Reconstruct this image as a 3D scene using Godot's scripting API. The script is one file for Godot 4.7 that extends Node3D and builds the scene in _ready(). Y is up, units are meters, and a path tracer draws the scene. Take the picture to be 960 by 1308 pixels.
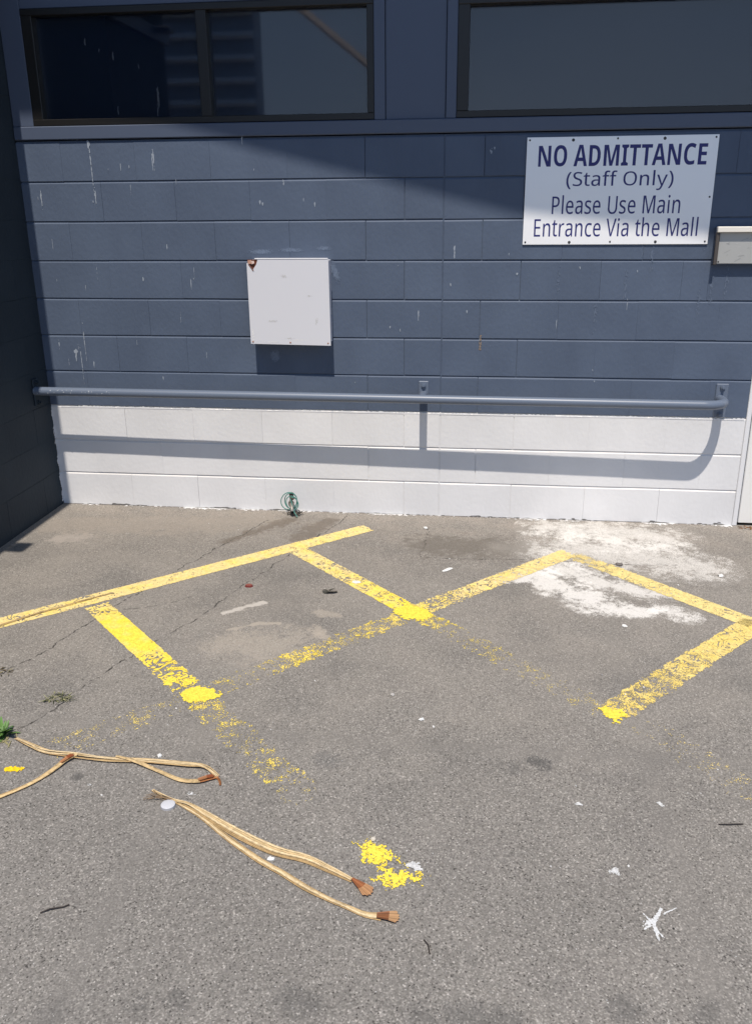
extends Node3D
# A painted concrete block wall behind a worn asphalt yard. x runs along the wall, z = 0 is its face, y is up.

var names := {}
var rng := RandomNumberGenerator.new()
var na := FastNoiseLite.new()      # soft wear, one unit of noise per metre of the argument
var nc := FastNoiseLite.new()      # cell edges: cracked paint
var mats := {}

# ---------------------------------------------------------------- mesh helpers
class MB:
	var v := PackedVector3Array()
	var n := PackedVector3Array()
	var c := PackedColorArray()
	var uv := PackedVector2Array()
	var uv2 := PackedVector2Array()
	var col := Color(1, 1, 1)

	func tri(a: Vector3, b: Vector3, d: Vector3, na = null, nb = null, nd = null) -> void:   # corners counter-clockwise from outside
		var f := (b - a).cross(d - a).normalized()
		v.append(a); v.append(d); v.append(b)
		n.append(f if na == null else na); n.append(f if nd == null else nd); n.append(f if nb == null else nb)
		for i in 3: c.append(col)

	func quad(a: Vector3, b: Vector3, d: Vector3, e: Vector3) -> void:
		tri(a, b, d)
		tri(a, d, e)

	func box(at: Vector3, size: Vector3, bevel := 0.0, turn := Basis()) -> void:
		var h := size / 2
		var b := minf(bevel, minf(h.x, minf(h.y, h.z)) * 0.9)
		for ax in 3:
			var u := (ax + 1) % 3
			var w := (ax + 2) % 3
			for s in [-1.0, 1.0]:
				var p: Array[Vector3] = []
				for k in [[-1, -1], [1, -1], [1, 1], [-1, 1]]:
					var q := Vector3()
					q[ax] = s * h[ax]
					q[u] = k[0] * (h[u] - b)
					q[w] = k[1] * (h[w] - b)
					p.append(at + turn * q)
				if s > 0: quad(p[0], p[1], p[2], p[3])
				else: quad(p[3], p[2], p[1], p[0])
		if b <= 0.0: return
		for ax in 3:                                   # the twelve edges
			var u := (ax + 1) % 3
			var w := (ax + 2) % 3
			for su in [-1.0, 1.0]:
				for sw in [-1.0, 1.0]:
					var p: Array[Vector3] = []
					for k in [[-1, 0], [1, 0], [1, 1], [-1, 1]]:
						var q := Vector3()
						q[ax] = k[0] * (h[ax] - b)
						q[u] = su * (h[u] - (0.0 if k[1] == 0 else b))
						q[w] = sw * (h[w] - (b if k[1] == 0 else 0.0))
						p.append(at + turn * q)
					if su * sw < 0: quad(p[0], p[1], p[2], p[3])
					else: quad(p[3], p[2], p[1], p[0])
		for sx in [-1.0, 1.0]:
			for sy in [-1.0, 1.0]:
				for sz in [-1.0, 1.0]:
					var a := at + turn * Vector3(sx * h.x, sy * (h.y - b), sz * (h.z - b))
					var d := at + turn * Vector3(sx * (h.x - b), sy * h.y, sz * (h.z - b))
					var e := at + turn * Vector3(sx * (h.x - b), sy * (h.y - b), sz * h.z)
					if sx * sy * sz > 0: tri(a, d, e)
					else: tri(a, e, d)

	func tube(p: Array, r: Array, sides := 12, capped := true) -> void:
		var rings := []
		var norms := []
		var side := Vector3()
		for i in p.size():
			var t: Vector3 = (p[mini(i + 1, p.size() - 1)] - p[maxi(i - 1, 0)]).normalized()
			if i == 0:
				side = t.cross(Vector3.UP if absf(t.y) < 0.9 else Vector3.RIGHT).normalized()
			side = (side - t * side.dot(t)).normalized()
			var other := t.cross(side)
			var ring := []
			var nn := []
			var rad: float = r[i] if r.size() > 1 else r[0]
			for k in sides:
				var a := TAU * k / sides
				var d := side * cos(a) + other * sin(a)
				nn.append(d)
				ring.append(p[i] + d * rad)
			rings.append(ring)
			norms.append(nn)
		for i in p.size() - 1:
			for k in sides:
				var k2 := (k + 1) % sides
				tri(rings[i][k], rings[i][k2], rings[i + 1][k2], norms[i][k], norms[i][k2], norms[i + 1][k2])
				tri(rings[i][k], rings[i + 1][k2], rings[i + 1][k], norms[i][k], norms[i + 1][k2], norms[i + 1][k])
		if capped:
			for k in sides:
				var k2 := (k + 1) % sides
				tri(p[0], rings[0][k2], rings[0][k])
				tri(p[-1], rings[-1][k], rings[-1][k2])

	func dome(at: Vector3, axis: Vector3, r: float, high: float, sides := 10, rows := 3) -> void:   # a button head or a lens lying on a face
		var s := axis.cross(Vector3.UP if absf(axis.y) < 0.9 else Vector3.RIGHT).normalized()
		var o := axis.cross(s)
		for i in rows:
			var a0 := PI / 2 * i / rows
			var a1 := PI / 2 * (i + 1) / rows
			for k in sides:
				var q := []
				for w in [[a0, k], [a0, k + 1], [a1, k + 1], [a1, k]]:
					var b: float = TAU * w[1] / sides
					q.append(at + (s * cos(b) + o * sin(b)) * r * cos(w[0]) + axis * high * sin(w[0]))
				quad(q[0], q[1], q[2], q[3])

	func mesh() -> ArrayMesh:
		var a := []
		a.resize(Mesh.ARRAY_MAX)
		a[Mesh.ARRAY_VERTEX] = v
		a[Mesh.ARRAY_NORMAL] = n
		a[Mesh.ARRAY_COLOR] = c
		if uv.size(): a[Mesh.ARRAY_TEX_UV] = uv
		if uv2.size(): a[Mesh.ARRAY_TEX_UV2] = uv2
		var m := ArrayMesh.new()
		if v.size(): m.add_surface_from_arrays(Mesh.PRIMITIVE_TRIANGLES, a)
		return m


func numbered(called: String) -> String:
	var k: int = names.get(called, 0)
	names[called] = k + 1
	return called if k == 0 else "%s_%03d" % [called, k]

func thing(called: String, label: String, category: String, at := Vector3.ZERO, group := "") -> Node3D:
	var o := Node3D.new()
	o.name = numbered(called)
	add_child(o)
	o.position = at
	return tag(o, label, category, group)

func tag(o: Node3D, label: String, category: String, group := "") -> Node3D:
	o.set_meta("label", label)
	o.set_meta("category", category)
	if group: o.set_meta("group", group)
	return o

func obj(called: String, m, mat: Material, parent: Node = null) -> MeshInstance3D:
	var o := MeshInstance3D.new()
	o.mesh = m.mesh() if m is MB else m
	o.material_override = mat
	if parent == null:
		o.name = numbered(called)
		add_child(o)
	else:
		o.name = called
		if parent.has_node(NodePath(called)):
			var k := 1
			while parent.has_node(NodePath("%s_%03d" % [called, k])): k += 1
			o.name = "%s_%03d" % [called, k]
		parent.add_child(o, true)
	return o

func structure(o: Node3D) -> Node3D:
	o.set_meta("kind", "structure")
	return o

func lin(r: float, g: float, b: float) -> Color:
	return Color(r, g, b).linear_to_srgb()

func paint(r: float, g: float, b: float, rough := 0.6, metal := 0.0, spec := 0.5) -> StandardMaterial3D:
	var m := StandardMaterial3D.new()
	m.albedo_color = lin(r, g, b)
	m.roughness = rough
	m.metallic = metal
	m.metallic_specular = spec
	return m

func vcol(rough := 0.7, spec := 0.4) -> StandardMaterial3D:
	var m := StandardMaterial3D.new()
	m.vertex_color_use_as_albedo = true
	m.roughness = rough
	m.metallic_specular = spec
	return m

func noise_tex(size: int, kind: int, freq: float, ramp: Array, octaves := 4, ret := -1, sd := 1) -> NoiseTexture2D:
	var f := FastNoiseLite.new()
	f.noise_type = kind
	f.frequency = freq
	f.seed = sd
	f.fractal_octaves = octaves
	f.fractal_type = FastNoiseLite.FRACTAL_FBM if octaves > 1 else FastNoiseLite.FRACTAL_NONE
	if ret >= 0: f.cellular_return_type = ret
	var t := NoiseTexture2D.new()
	t.width = size
	t.height = size
	t.seamless = true
	t.seamless_blend_skirt = 0.08
	t.generate_mipmaps = false
	t.noise = f
	if ramp.size():
		var g := Gradient.new()
		g.offsets = PackedFloat32Array(ramp.map(func(x): return x[0]))
		g.colors = PackedColorArray(ramp.map(func(x): return x[1]))
		t.color_ramp = g
	return t

# A sheet of flaking paint: the part of a w x h patch where f(a, b) > 0, cut out with smooth edges (marching squares), as real thin geometry.
func flakes(mb: MB, at: Vector3, u: Vector3, w: Vector3, a0: float, a1: float, b0: float, b1: float, step: float, f: Callable, tone: Callable) -> void:
	var nu := int(ceil((a1 - a0) / step)) + 1
	var nw := int(ceil((b1 - b0) / step)) + 1
	var val := PackedFloat32Array()
	val.resize(nu * nw)
	for j in nw:
		for i in nu:
			val[j * nu + i] = f.call(a0 + i * step, b0 + j * step)
	var flip := u.cross(w).dot(Vector3.UP) < 0 if absf(u.cross(w).y) > 0.5 else u.cross(w).z < 0
	for j in nw - 1:
		for i in nu - 1:
			var q := [val[j * nu + i], val[j * nu + i + 1], val[(j + 1) * nu + i + 1], val[(j + 1) * nu + i]]
			if q[0] <= 0 and q[1] <= 0 and q[2] <= 0 and q[3] <= 0: continue
			var a := a0 + i * step
			var b := b0 + j * step
			var corner := [Vector2(a, b), Vector2(a + step, b), Vector2(a + step, b + step), Vector2(a, b + step)]
			var poly := []
			for k in 4:
				var k2 := (k + 1) % 4
				if q[k] > 0: poly.append(corner[k])
				if (q[k] > 0) != (q[k2] > 0):
					poly.append(corner[k].lerp(corner[k2], q[k] / (q[k] - q[k2])))
			mb.col = tone.call(a, b)
			var flat := (u.cross(w) * (-1.0 if flip else 1.0)).normalized()
			if flat.y > 0.5:                            # paint lies over the stones: its surface rolls a little
				var x := (at.x + u.x * a + w.x * b) * 110
				var z := (at.z + u.z * a + w.z * b) * 110
				flat = (flat + Vector3(na.get_noise_2d(x, z), 0, na.get_noise_2d(x + 500, z)) * 0.55).normalized()
			for k in range(1, poly.size() - 1):
				var p := [poly[0], poly[k], poly[k + 1]].map(func(x): return at + u * x.x + w * x.y)
				if flip: mb.tri(p[0], p[2], p[1], flat, flat, flat)
				else: mb.tri(p[0], p[1], p[2], flat, flat, flat)

func curve(p: Array, steps: int) -> Array:      # Catmull-Rom through points of any number of values held as Vector4
	var out := []
	for i in p.size() - 1:
		var a = p[maxi(i - 1, 0)]
		var b = p[i]
		var c = p[i + 1]
		var d = p[mini(i + 2, p.size() - 1)]
		for k in steps:
			var t := float(k) / steps
			out.append(0.5 * (2.0 * b + (c - a) * t + (2.0 * a - 5.0 * b + 4.0 * c - d) * t * t + (3.0 * b - a - 3.0 * c + d) * t * t * t))
	out.append(p[-1])
	return out

# ---------------------------------------------------------------- the setting
func set_view() -> void:
	var cam := Camera3D.new()
	cam.name = "camera"
	cam.fov = 61.07
	cam.position = Vector3(0.2264, 1.6668, 4.66)
	cam.basis = Basis.from_euler(Vector3(-0.3391, 0.1248, -0.0086), EULER_ORDER_YXZ)
	cam.near = 0.05
	cam.far = 600.0
	add_child(cam)
	cam.current = true
	var sun := DirectionalLight3D.new()
	sun.name = "sun"
	sun.light_energy = 1.3
	sun.light_color = Color(1.0, 0.965, 0.92)
	sun.light_angular_distance = 0.53
	sun.shadow_enabled = true
	var el := deg_to_rad(64.0)
	add_child(sun)
	sun.look_at_from_position(Vector3(0.0, sin(el), cos(el)) * 50.0, Vector3.ZERO, Vector3.UP)
	var sky := ProceduralSkyMaterial.new()
	sky.sky_top_color = Color(0.46, 0.59, 0.78)
	sky.sky_horizon_color = Color(0.69, 0.775, 0.88)
	sky.sky_curve = 0.2
	sky.ground_bottom_color = Color(0.36, 0.35, 0.34)
	sky.ground_horizon_color = Color(0.6, 0.62, 0.64)
	sky.sun_angle_max = 12.0
	var cloud := noise_tex(1024, FastNoiseLite.TYPE_SIMPLEX_SMOOTH, 0.004, [[0.0, Color(1, 1, 1, 0.0)], [0.42, Color(1, 1, 1, 0.0)], [0.8, Color(1, 1, 1, 0.10)], [1.0, Color(1, 1, 1, 0.16)]], 5, -1, 21)
	cloud.height = 512
	sky.sky_cover = cloud
	var env := Environment.new()
	env.background_mode = Environment.BG_SKY
	env.sky = Sky.new()
	env.sky.sky_material = sky
	env.tonemap_mode = Environment.TONE_MAPPER_LINEAR
	env.tonemap_exposure = 1.14
	env.sdfgi_enabled = true
	env.ssao_enabled = true
	env.ssil_enabled = true
	var we := WorldEnvironment.new()
	we.name = "world_environment"
	we.environment = env
	add_child(we)

func make_materials() -> void:
	var tone := noise_tex(512, FastNoiseLite.TYPE_SIMPLEX_SMOOTH, 0.006, [[0.0, Color(0.93, 0.93, 0.935)], [1.0, Color(1, 1, 1)]], 5, -1, 3)
	var pale := noise_tex(512, FastNoiseLite.TYPE_SIMPLEX_SMOOTH, 0.006, [[0.0, Color(0.955, 0.955, 0.955)], [1.0, Color(1, 1, 1)]], 5, -1, 6)
	var grain := noise_tex(512, FastNoiseLite.TYPE_SIMPLEX_SMOOTH, 0.09, [], 4, -1, 4)
	for k in 4:
		var s: float = [1.0, 0.97, 1.025, 0.985][k]
		for w in 3:
			var m: StandardMaterial3D
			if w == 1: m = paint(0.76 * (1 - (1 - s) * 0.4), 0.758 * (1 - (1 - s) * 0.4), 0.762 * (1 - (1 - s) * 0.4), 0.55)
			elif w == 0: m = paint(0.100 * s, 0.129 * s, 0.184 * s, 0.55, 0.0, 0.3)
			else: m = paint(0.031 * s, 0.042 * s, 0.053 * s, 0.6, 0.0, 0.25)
			m.vertex_color_use_as_albedo = true
			m.albedo_texture = pale if w == 1 else tone
			m.uv1_triplanar = true
			m.uv1_world_triplanar = true
			m.uv1_scale = Vector3(0.85, 0.6, 0.85)
			m.heightmap_enabled = true
			m.heightmap_texture = grain
			m.heightmap_scale = 0.07 if w == 1 else 0.09
			mats[["navy_block", "white_block", "dark_block"][w] + str(k)] = m
	var g := func(x: float) -> Color: return lin(x * 0.955, x * 0.955 * 0.925, x * 0.955 * 0.83)
	var shades := [[0.0, g.call(0.065)], [0.03, g.call(0.115)], [0.08, g.call(0.165)], [0.5, g.call(0.208)], [0.82, g.call(0.245)], [0.93, g.call(0.305)], [0.98, g.call(0.36)], [1.0, g.call(0.5)]]
	var ag := noise_tex(2048, FastNoiseLite.TYPE_CELLULAR, 0.175, shades, 1, FastNoiseLite.RETURN_CELL_VALUE, 11)
	ag.normalize = true
	var pits := noise_tex(2048, FastNoiseLite.TYPE_CELLULAR, 0.175, [], 1, FastNoiseLite.RETURN_DISTANCE, 11)
	var road := StandardMaterial3D.new()
	road.albedo_texture = ag
	road.roughness = 0.9
	road.metallic_specular = 0.3
	road.heightmap_enabled = true
	road.heightmap_texture = pits
	road.heightmap_flip_texture = true
	road.heightmap_scale = 0.075
	mats.road_far = road
	var near: StandardMaterial3D = road.duplicate()
	near.detail_enabled = true
	near.detail_blend_mode = BaseMaterial3D.BLEND_MODE_MIX
	near.detail_uv_layer = BaseMaterial3D.DETAIL_UV_2
	near.detail_albedo = ImageTexture.create_from_image(stain_map())
	mats.road = near
	mats.paint = vcol(0.75, 0.3)
	mats.trim = paint(0.075, 0.095, 0.142, 0.45)
	mats.rail = paint(0.13, 0.16, 0.215, 0.38)
	mats.frame = paint(0.012, 0.011, 0.010, 0.4)
	mats.steel = paint(0.35, 0.35, 0.36, 0.45, 0.8)
	mats.dark = paint(0.015, 0.015, 0.017, 0.8)
	mats.leaf = vcol(0.65, 0.35)

# Stains, dust, cracks, spilt powder and a painted brightening on the asphalt: x -2.6 .. 2.52, z -0.1 .. 4.7 at 2.5 mm a pixel.
const SX := -2.6
const SZ := -0.1
const SPX := 0.0025
func stain_map() -> Image:
	var small := Image.create(512, 480, false, Image.FORMAT_RGBA8)
	for j in 480:
		for i in 512:
			var x := SX + i * 0.01
			var z := SZ + j * 0.01
			var m := na.get_noise_2d(x * 1.3, z * 1.3) + 0.5 * na.get_noise_2d(x * 5.0 + 30, z * 5.0)
			var wall := clampf(1.0 - z / 0.9, 0.0, 1.0) * (0.75 + 0.6 * na.get_noise_2d(x * 3.0, z * 6.0 + 50))
			var edge := minf(minf(i, 511 - i), minf(479 - j, 479)) / 30.0
			var dark := m < 0
			var a := clampf(absf(m) * 0.2, 0, 0.2) * clampf(edge, 0, 1)
			var col := lin(0.145, 0.134, 0.121) if dark else lin(0.33, 0.30, 0.26)
			var mid := clampf(smoothstep(2.9, 1.6, z) * (0.75 + 0.7 * na.get_noise_2d(x * 2.2 + 9, z * 2.2)), 0, 1) * 0.34  # paler away from the camera: backscatter and lens falloff painted into the colour
			if mid > a:
				col = col.lerp(lin(0.345, 0.31, 0.265), (mid - a) / mid)
				a = mid
			if wall > 0.02:
				var t := clampf(wall * 0.6, 0, 0.55)
				col = col.lerp(lin(0.335, 0.288, 0.24), t / (t + a + 0.001))
				a = maxf(a, t)
			small.set_pixel(i, j, Color(col.r, col.g, col.b, a))
	small.resize(2048, 1920, Image.INTERPOLATE_BILINEAR)
	var im := small
	for k in 420000:                                 # single stones that stand out of the worn surface, pale and dark
		var i := rng.randi_range(60, 2000)
		var j := 45 + int(1835 * pow(rng.randf(), 1.35))
		var is_pale := rng.randf() < 0.55
		var a := rng.randf_range(0.12, 0.55)
		var c := lin(0.50, 0.46, 0.41) if is_pale else lin(0.08, 0.074, 0.067)
		over(im, i, j, c, a)
		if rng.randf() < 0.45: over(im, i + 1, j, c, a * 0.8)
		if rng.randf() < 0.4: over(im, i, j + 1, c, a * 0.85)
		if rng.randf() < 0.25: over(im, i + 1, j + 1, c, a * 0.85)
	# [colour, alpha, grain 0..1, points with radius ...]: a soft capsule chain, broken up by noise
	var powder := Color(0.90, 0.885, 0.86)
	var sand := lin(0.40, 0.35, 0.29)
	var stains := [
		[powder, 0.6, 1.1, [[0.62, 0.14, 0.13], [0.95, 0.20, 0.2], [1.2, 0.24, 0.14]]],
		[powder, 0.6, 1.5, [[0.75, 0.42, 0.22], [1.05, 0.5, 0.2], [1.28, 0.62, 0.14]]],
		[powder, 0.8, 0.9, [[0.37, 0.84, 0.05], [0.5, 0.80, 0.1], [0.62, 0.92, 0.1], [0.76, 1.1, 0.085], [0.93, 1.15, 0.05], [1.02, 1.13, 0.03]]],
		[powder, 0.72, 1.0, [[0.62, 0.7, 0.09], [0.78, 0.85, 0.08], [0.98, 0.94, 0.06], [1.1, 0.96, 0.045]]],
		[powder, 0.75, 1.3, [[1.03, 1.1, 0.05], [1.12, 1.18, 0.05]]],
		[powder, 0.55, 1.5, [[0.33, 0.45, 0.06], [0.5, 0.47, 0.1]]],
		[sand, 0.55, 1.3, [[-0.72, 1.6, 0.11], [-0.58, 1.62, 0.13], [-0.5, 1.55, 0.08]]],
		[sand, 0.75, 0.5, [[-0.8, 1.5, 0.014], [-0.68, 1.43, 0.014], [-0.6, 1.42, 0.012]]],
		[lin(0.5, 0.46, 0.41), 0.9, 0.35, [[-0.86, 1.35, 0.012], [-0.79, 1.285, 0.02], [-0.715, 1.225, 0.016]]],
		[sand, 0.7, 0.7, [[-0.43, 1.44, 0.03], [-0.40, 1.52, 0.03]]],
		[sand, 0.55, 0.7, [[-0.44, 1.30, 0.03], [-0.36, 1.32, 0.02]]],
		[lin(0.36, 0.32, 0.28), 0.7, 0.6, [[-2.0, 0.56, 0.06], [-1.9, 0.55, 0.07]]],
		[lin(0.30, 0.262, 0.22), 0.5, 0.8, [[-2.05, 0.35, 0.12], [-1.5, 0.3, 0.15], [-1.0, 0.2, 0.12]]],
		[lin(0.135, 0.118, 0.098), 0.6, 0.6, [[-0.01, 0.46, 0.13], [0.36, 0.45, 0.13]]],
		[lin(0.13, 0.105, 0.082), 0.55, 0.5, [[-0.82, 0.16, 0.05], [-0.98, 0.35, 0.04], [-1.1, 0.52, 0.03]]],
		[lin(0.13, 0.105, 0.082), 0.5, 0.5, [[-0.6, 0.14, 0.05], [-0.72, 0.42, 0.07]]],
		[lin(0.05, 0.05, 0.05), 0.55, 1.3, [[0.44, 2.3, 0.035]]], [lin(0.05, 0.05, 0.05), 0.3, 1.3, [[0.36, 2.32, 0.03]]],
		[lin(0.07, 0.068, 0.065), 0.4, 1.2, [[-0.478, 3.29, 0.03]]], [lin(0.07, 0.068, 0.065), 0.38, 1.2, [[-0.40, 3.265, 0.025]]], [lin(0.07, 0.068, 0.065), 0.4, 1.2, [[-0.16, 3.24, 0.03], [-0.1, 3.24, 0.02]]],
		[lin(0.07, 0.068, 0.065), 0.38, 1.2, [[0.22, 3.24, 0.04], [0.33, 3.225, 0.03]]], [lin(0.07, 0.068, 0.065), 0.38, 1.2, [[0.584, 3.174, 0.03]]], [lin(0.07, 0.068, 0.065), 0.35, 1.2, [[0.75, 3.15, 0.03]]],
		[lin(0.08, 0.078, 0.075), 0.3, 1.2, [[-0.66, 3.33, 0.04]]], [lin(0.08, 0.078, 0.075), 0.3, 1.2, [[0.14, 3.245, 0.03]]],
		[lin(0.1, 0.1, 0.1), 0.3, 1.2, [[-0.22, 2.35, 0.04]]], [lin(0.06, 0.058, 0.055), 0.5, 0.5, [[-0.98, 2.52, 0.018]]],
	]
	for s in stains: stain(im, s)
	var dirt := lin(0.022, 0.020, 0.018)
	var lines := [
		[0.55, 0.0026, [[-0.95, 0.15], [-1.06, 0.47], [-1.173, 0.776], [-1.24, 1.0], [-1.307, 1.167], [-1.403, 1.46], [-1.471, 1.749], [-1.561, 1.945], [-1.7, 2.2]]],
		[0.5, 0.0025, [[-0.706, 0.60], [-0.78, 0.85], [-0.874, 1.122], [-0.965, 1.414], [-1.095, 1.709], [-1.174, 1.903], [-1.217, 2.076], [-1.287, 2.285], [-1.4, 2.6]]],
		[0.4, 0.0025, [[-0.706, 0.6], [-0.64, 0.42], [-0.56, 0.2], [-0.52, 0.05]]],
		[0.25, 0.0022, [[-1.42, 1.4], [-1.2, 1.32], [-1.05, 1.2]]],
		[0.4, 0.0022, [[-0.06, 0.62], [0.1, 0.63], [0.3, 0.615], [0.6, 0.6], [0.9, 0.62], [1.2, 0.6]]],
		[0.2, 0.0022, [[-0.06, 0.62], [-0.05, 0.4], [-0.04, 0.2]]],
	]
	for l in lines:
		var p := []
		for i in l[2].size(): p.append(Vector4(l[2][i][0], l[2][i][1], 0, 0))
		p = curve(p, 30)
		for i in p.size() - 1:
			var a: Vector4 = p[i]
			var b: Vector4 = p[i + 1]
			for k in 6:
				var q := a.lerp(b, k / 6.0)
				var off := na.get_noise_2d(q.x * 9 + q.y * 3, q.y * 9) * 0.016 + na.get_noise_2d(q.x * 70, q.y * 70) * 0.005
				var px := (q.x + off - SX) / SPX
				var pz := (q.y + off * 0.4 - SZ) / SPX
				var r: float = l[1] / SPX * (0.7 + 1.0 * na.get_noise_2d(q.x * 25 + 9, q.y * 25))
				if r < 0.35: continue
				for jj in range(int(pz - 3), int(pz + 4)):
					for ii in range(int(px - 3), int(px + 4)):
						if ii < 0 or jj < 0 or ii >= 2048 or jj >= 1920: continue
						var d := Vector2(ii - px, jj - pz).length()
						over(im, ii, jj, dirt, clampf(r + 0.5 - d, 0, 1) * l[0])
	return im

func over(im: Image, i: int, j: int, col: Color, a: float) -> void:
	if a <= 0.003: return
	var o := im.get_pixel(i, j)
	var t := a + o.a * (1 - a)
	var k := a / t
	im.set_pixel(i, j, Color(lerpf(o.r, col.r, k), lerpf(o.g, col.g, k), lerpf(o.b, col.b, k), t))

func stain(im: Image, s: Array) -> void:
	var p: Array = s[3]
	var lo := Vector2(99, 99)
	var hi := Vector2(-99, -99)
	for q in p:
		lo = lo.min(Vector2(q[0], q[1]) - Vector2(q[2], q[2]) * 1.6)
		hi = hi.max(Vector2(q[0], q[1]) + Vector2(q[2], q[2]) * 1.6)
	for j in range(maxi(0, int((lo.y - SZ) / SPX)), mini(1920, int((hi.y - SZ) / SPX))):
		for i in range(maxi(0, int((lo.x - SX) / SPX)), mini(2048, int((hi.x - SX) / SPX))):
			var at := Vector2(SX + i * SPX, SZ + j * SPX)
			var e := -1.0
			for k in maxi(1, p.size() - 1):
				var a := Vector2(p[k][0], p[k][1])
				var k2 := mini(k + 1, p.size() - 1)
				var b := Vector2(p[k2][0], p[k2][1])
				var t := 0.0 if a == b else clampf((at - a).dot(b - a) / (b - a).length_squared(), 0, 1)
				e = maxf(e, 1.0 - at.distance_to(a.lerp(b, t)) / (1.6 * lerpf(p[k][2], p[k2][2], t)))
			if e <= 0: continue
			var rough := na.get_noise_2d(at.x * 7, at.y * 7) * 0.9 + na.get_noise_2d(at.x * 24, at.y * 24) * 0.7
			var cover := smoothstep(-0.1, 0.95, e + rough * 0.5)
			var th: float = 0.5 + (rng.randf() - 0.5) * 0.75 * minf(s[2], 1.3) + na.get_noise_2d(at.x * 130, at.y * 130) * 0.45 * s[2]
			over(im, i, j, s[0], s[1] * smoothstep(th - 0.33, th + 0.33, cover))

func make_ground() -> void:
	var near := MB.new()
	var x0 := SX
	var x1 := SX + 2048 * SPX
	var z0 := SZ
	var z1 := SZ + 1920 * SPX
	near.quad(Vector3(x0, 0, z0), Vector3(x0, 0, z1), Vector3(x1, 0, z1), Vector3(x1, 0, z0))
	for p in near.v:
		near.uv.append(Vector2(p.x, p.z) / 1.45)
		near.uv2.append(Vector2((p.x - x0) / (x1 - x0), (p.z - z0) / (z1 - z0)))
	structure(obj("asphalt_yard", near, mats.road)).set_meta("label", "worn grey asphalt yard with dust, cracks and spilt white powder")
	var far := MB.new()
	var big := 250.0
	far.quad(Vector3(-big, 0, -big), Vector3(-big, 0, z0), Vector3(big, 0, z0), Vector3(big, 0, -big))
	far.quad(Vector3(-big, 0, z1), Vector3(-big, 0, big), Vector3(big, 0, big), Vector3(big, 0, z1))
	far.quad(Vector3(-big, 0, z0), Vector3(-big, 0, z1), Vector3(x0, 0, z1), Vector3(x0, 0, z0))
	far.quad(Vector3(x1, 0, z0), Vector3(x1, 0, z1), Vector3(big, 0, z1), Vector3(big, 0, z0))
	for p in far.v: far.uv.append(Vector2(p.x, p.z) / 1.45)
	structure(obj("ground", far, mats.road_far)).set_meta("label", "plain grey asphalt running on beyond the yard")
	# loose chips of stone proud of the surface
	var rock := MB.new()
	var q := [Vector3(1, 0, 0), Vector3(0.1, 0, 0.9), Vector3(-0.9, 0, 0.1), Vector3(-0.1, 0, -1), Vector3(0.15, 0.75, 0.1)]
	for k in 4: rock.tri(q[k], q[4], q[(k + 1) % 4])
	var mm := MultiMesh.new()
	mm.transform_format = MultiMesh.TRANSFORM_3D
	mm.use_colors = true
	mm.mesh = rock.mesh()
	mm.instance_count = 26000
	for i in mm.instance_count:
		var z := 0.05 + 4.0 * pow(rng.randf(), 0.8)
		var x := rng.randf_range(-2.2, 2.2)
		var s := 0.0007 + 0.0016 * pow(rng.randf(), 3.0)
		if rng.randf() < 0.012: s *= 1.8
		mm.set_instance_transform(i, Transform3D(Basis(Vector3.UP, rng.randf() * TAU).scaled(Vector3(s, s * rng.randf_range(0.4, 0.9), s)), Vector3(x, 0.0, z)))
		var t := rng.randf()
		var g := 0.36 + 0.25 * rng.randf() if t < 0.3 else (0.18 + 0.12 * rng.randf() if t < 0.6 else 0.03 + 0.05 * rng.randf())
		mm.set_instance_color(i, Color(g, g * 0.97, g * 0.92))
	var grit := MultiMeshInstance3D.new()
	grit.name = "loose_grit"
	grit.multimesh = mm
	grit.material_override = vcol(0.85, 0.3)
	grit.set_meta("kind", "stuff")
	add_child(grit)
	tag(grit, "fine pale and dark stone grit scattered over the asphalt", "grit")

# ---------------------------------------------------------------- block walls
var block_cache := {}
func block_mesh(w: float, h: float, bx: float, by: float, variant: int, ledge := 1.0) -> ArrayMesh:
	var key := "%d_%d_%d_%d" % [roundi(w * 10000), roundi(h * 10000), variant, roundi(ledge * 10)]
	if block_cache.has(key): return block_cache[key]
	var m := MB.new()
	var d := 0.03
	var o := []                                      # outer rim of the face, then its arris
	for k in [[-1, -1], [1, -1], [1, 1], [-1, 1]]:
		var j := Vector2(0.0, rng.randf_range(-0.0011, 0.0011) if by > 0.001 else 0.0)
		var cy: float = by if k[1] > 0 else minf(by, 0.0012)
		o.append([Vector3(k[0] * w / 2 + j.x, k[1] * h / 2 + j.y, (-0.006 if k[1] > 0 else -0.0015) if by > 0.001 else -0.0006), Vector3(k[0] * (w / 2 - bx) + j.x, k[1] * (h / 2 - cy) + j.y, rng.randf_range(-0.0004, 0.0004)), Vector3(k[0] * w / 2, k[1] * h / 2, -d)])
	m.quad(o[0][1], o[1][1], o[2][1], o[3][1])
	for k in 4:
		var l := (k + 1) % 4
		m.col = Color(ledge, ledge * 0.97, ledge * 0.93) if k == 2 else Color(1, 1, 1)   # sunlit joint line painted into the upper arris colour
		m.quad(o[k][0], o[l][0], o[l][1], o[k][1])
		m.col = Color(1, 1, 1)
		m.quad(o[k][2], o[l][2], o[l][0], o[k][0])
	block_cache[key] = m.mesh()
	return block_cache[key]

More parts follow.
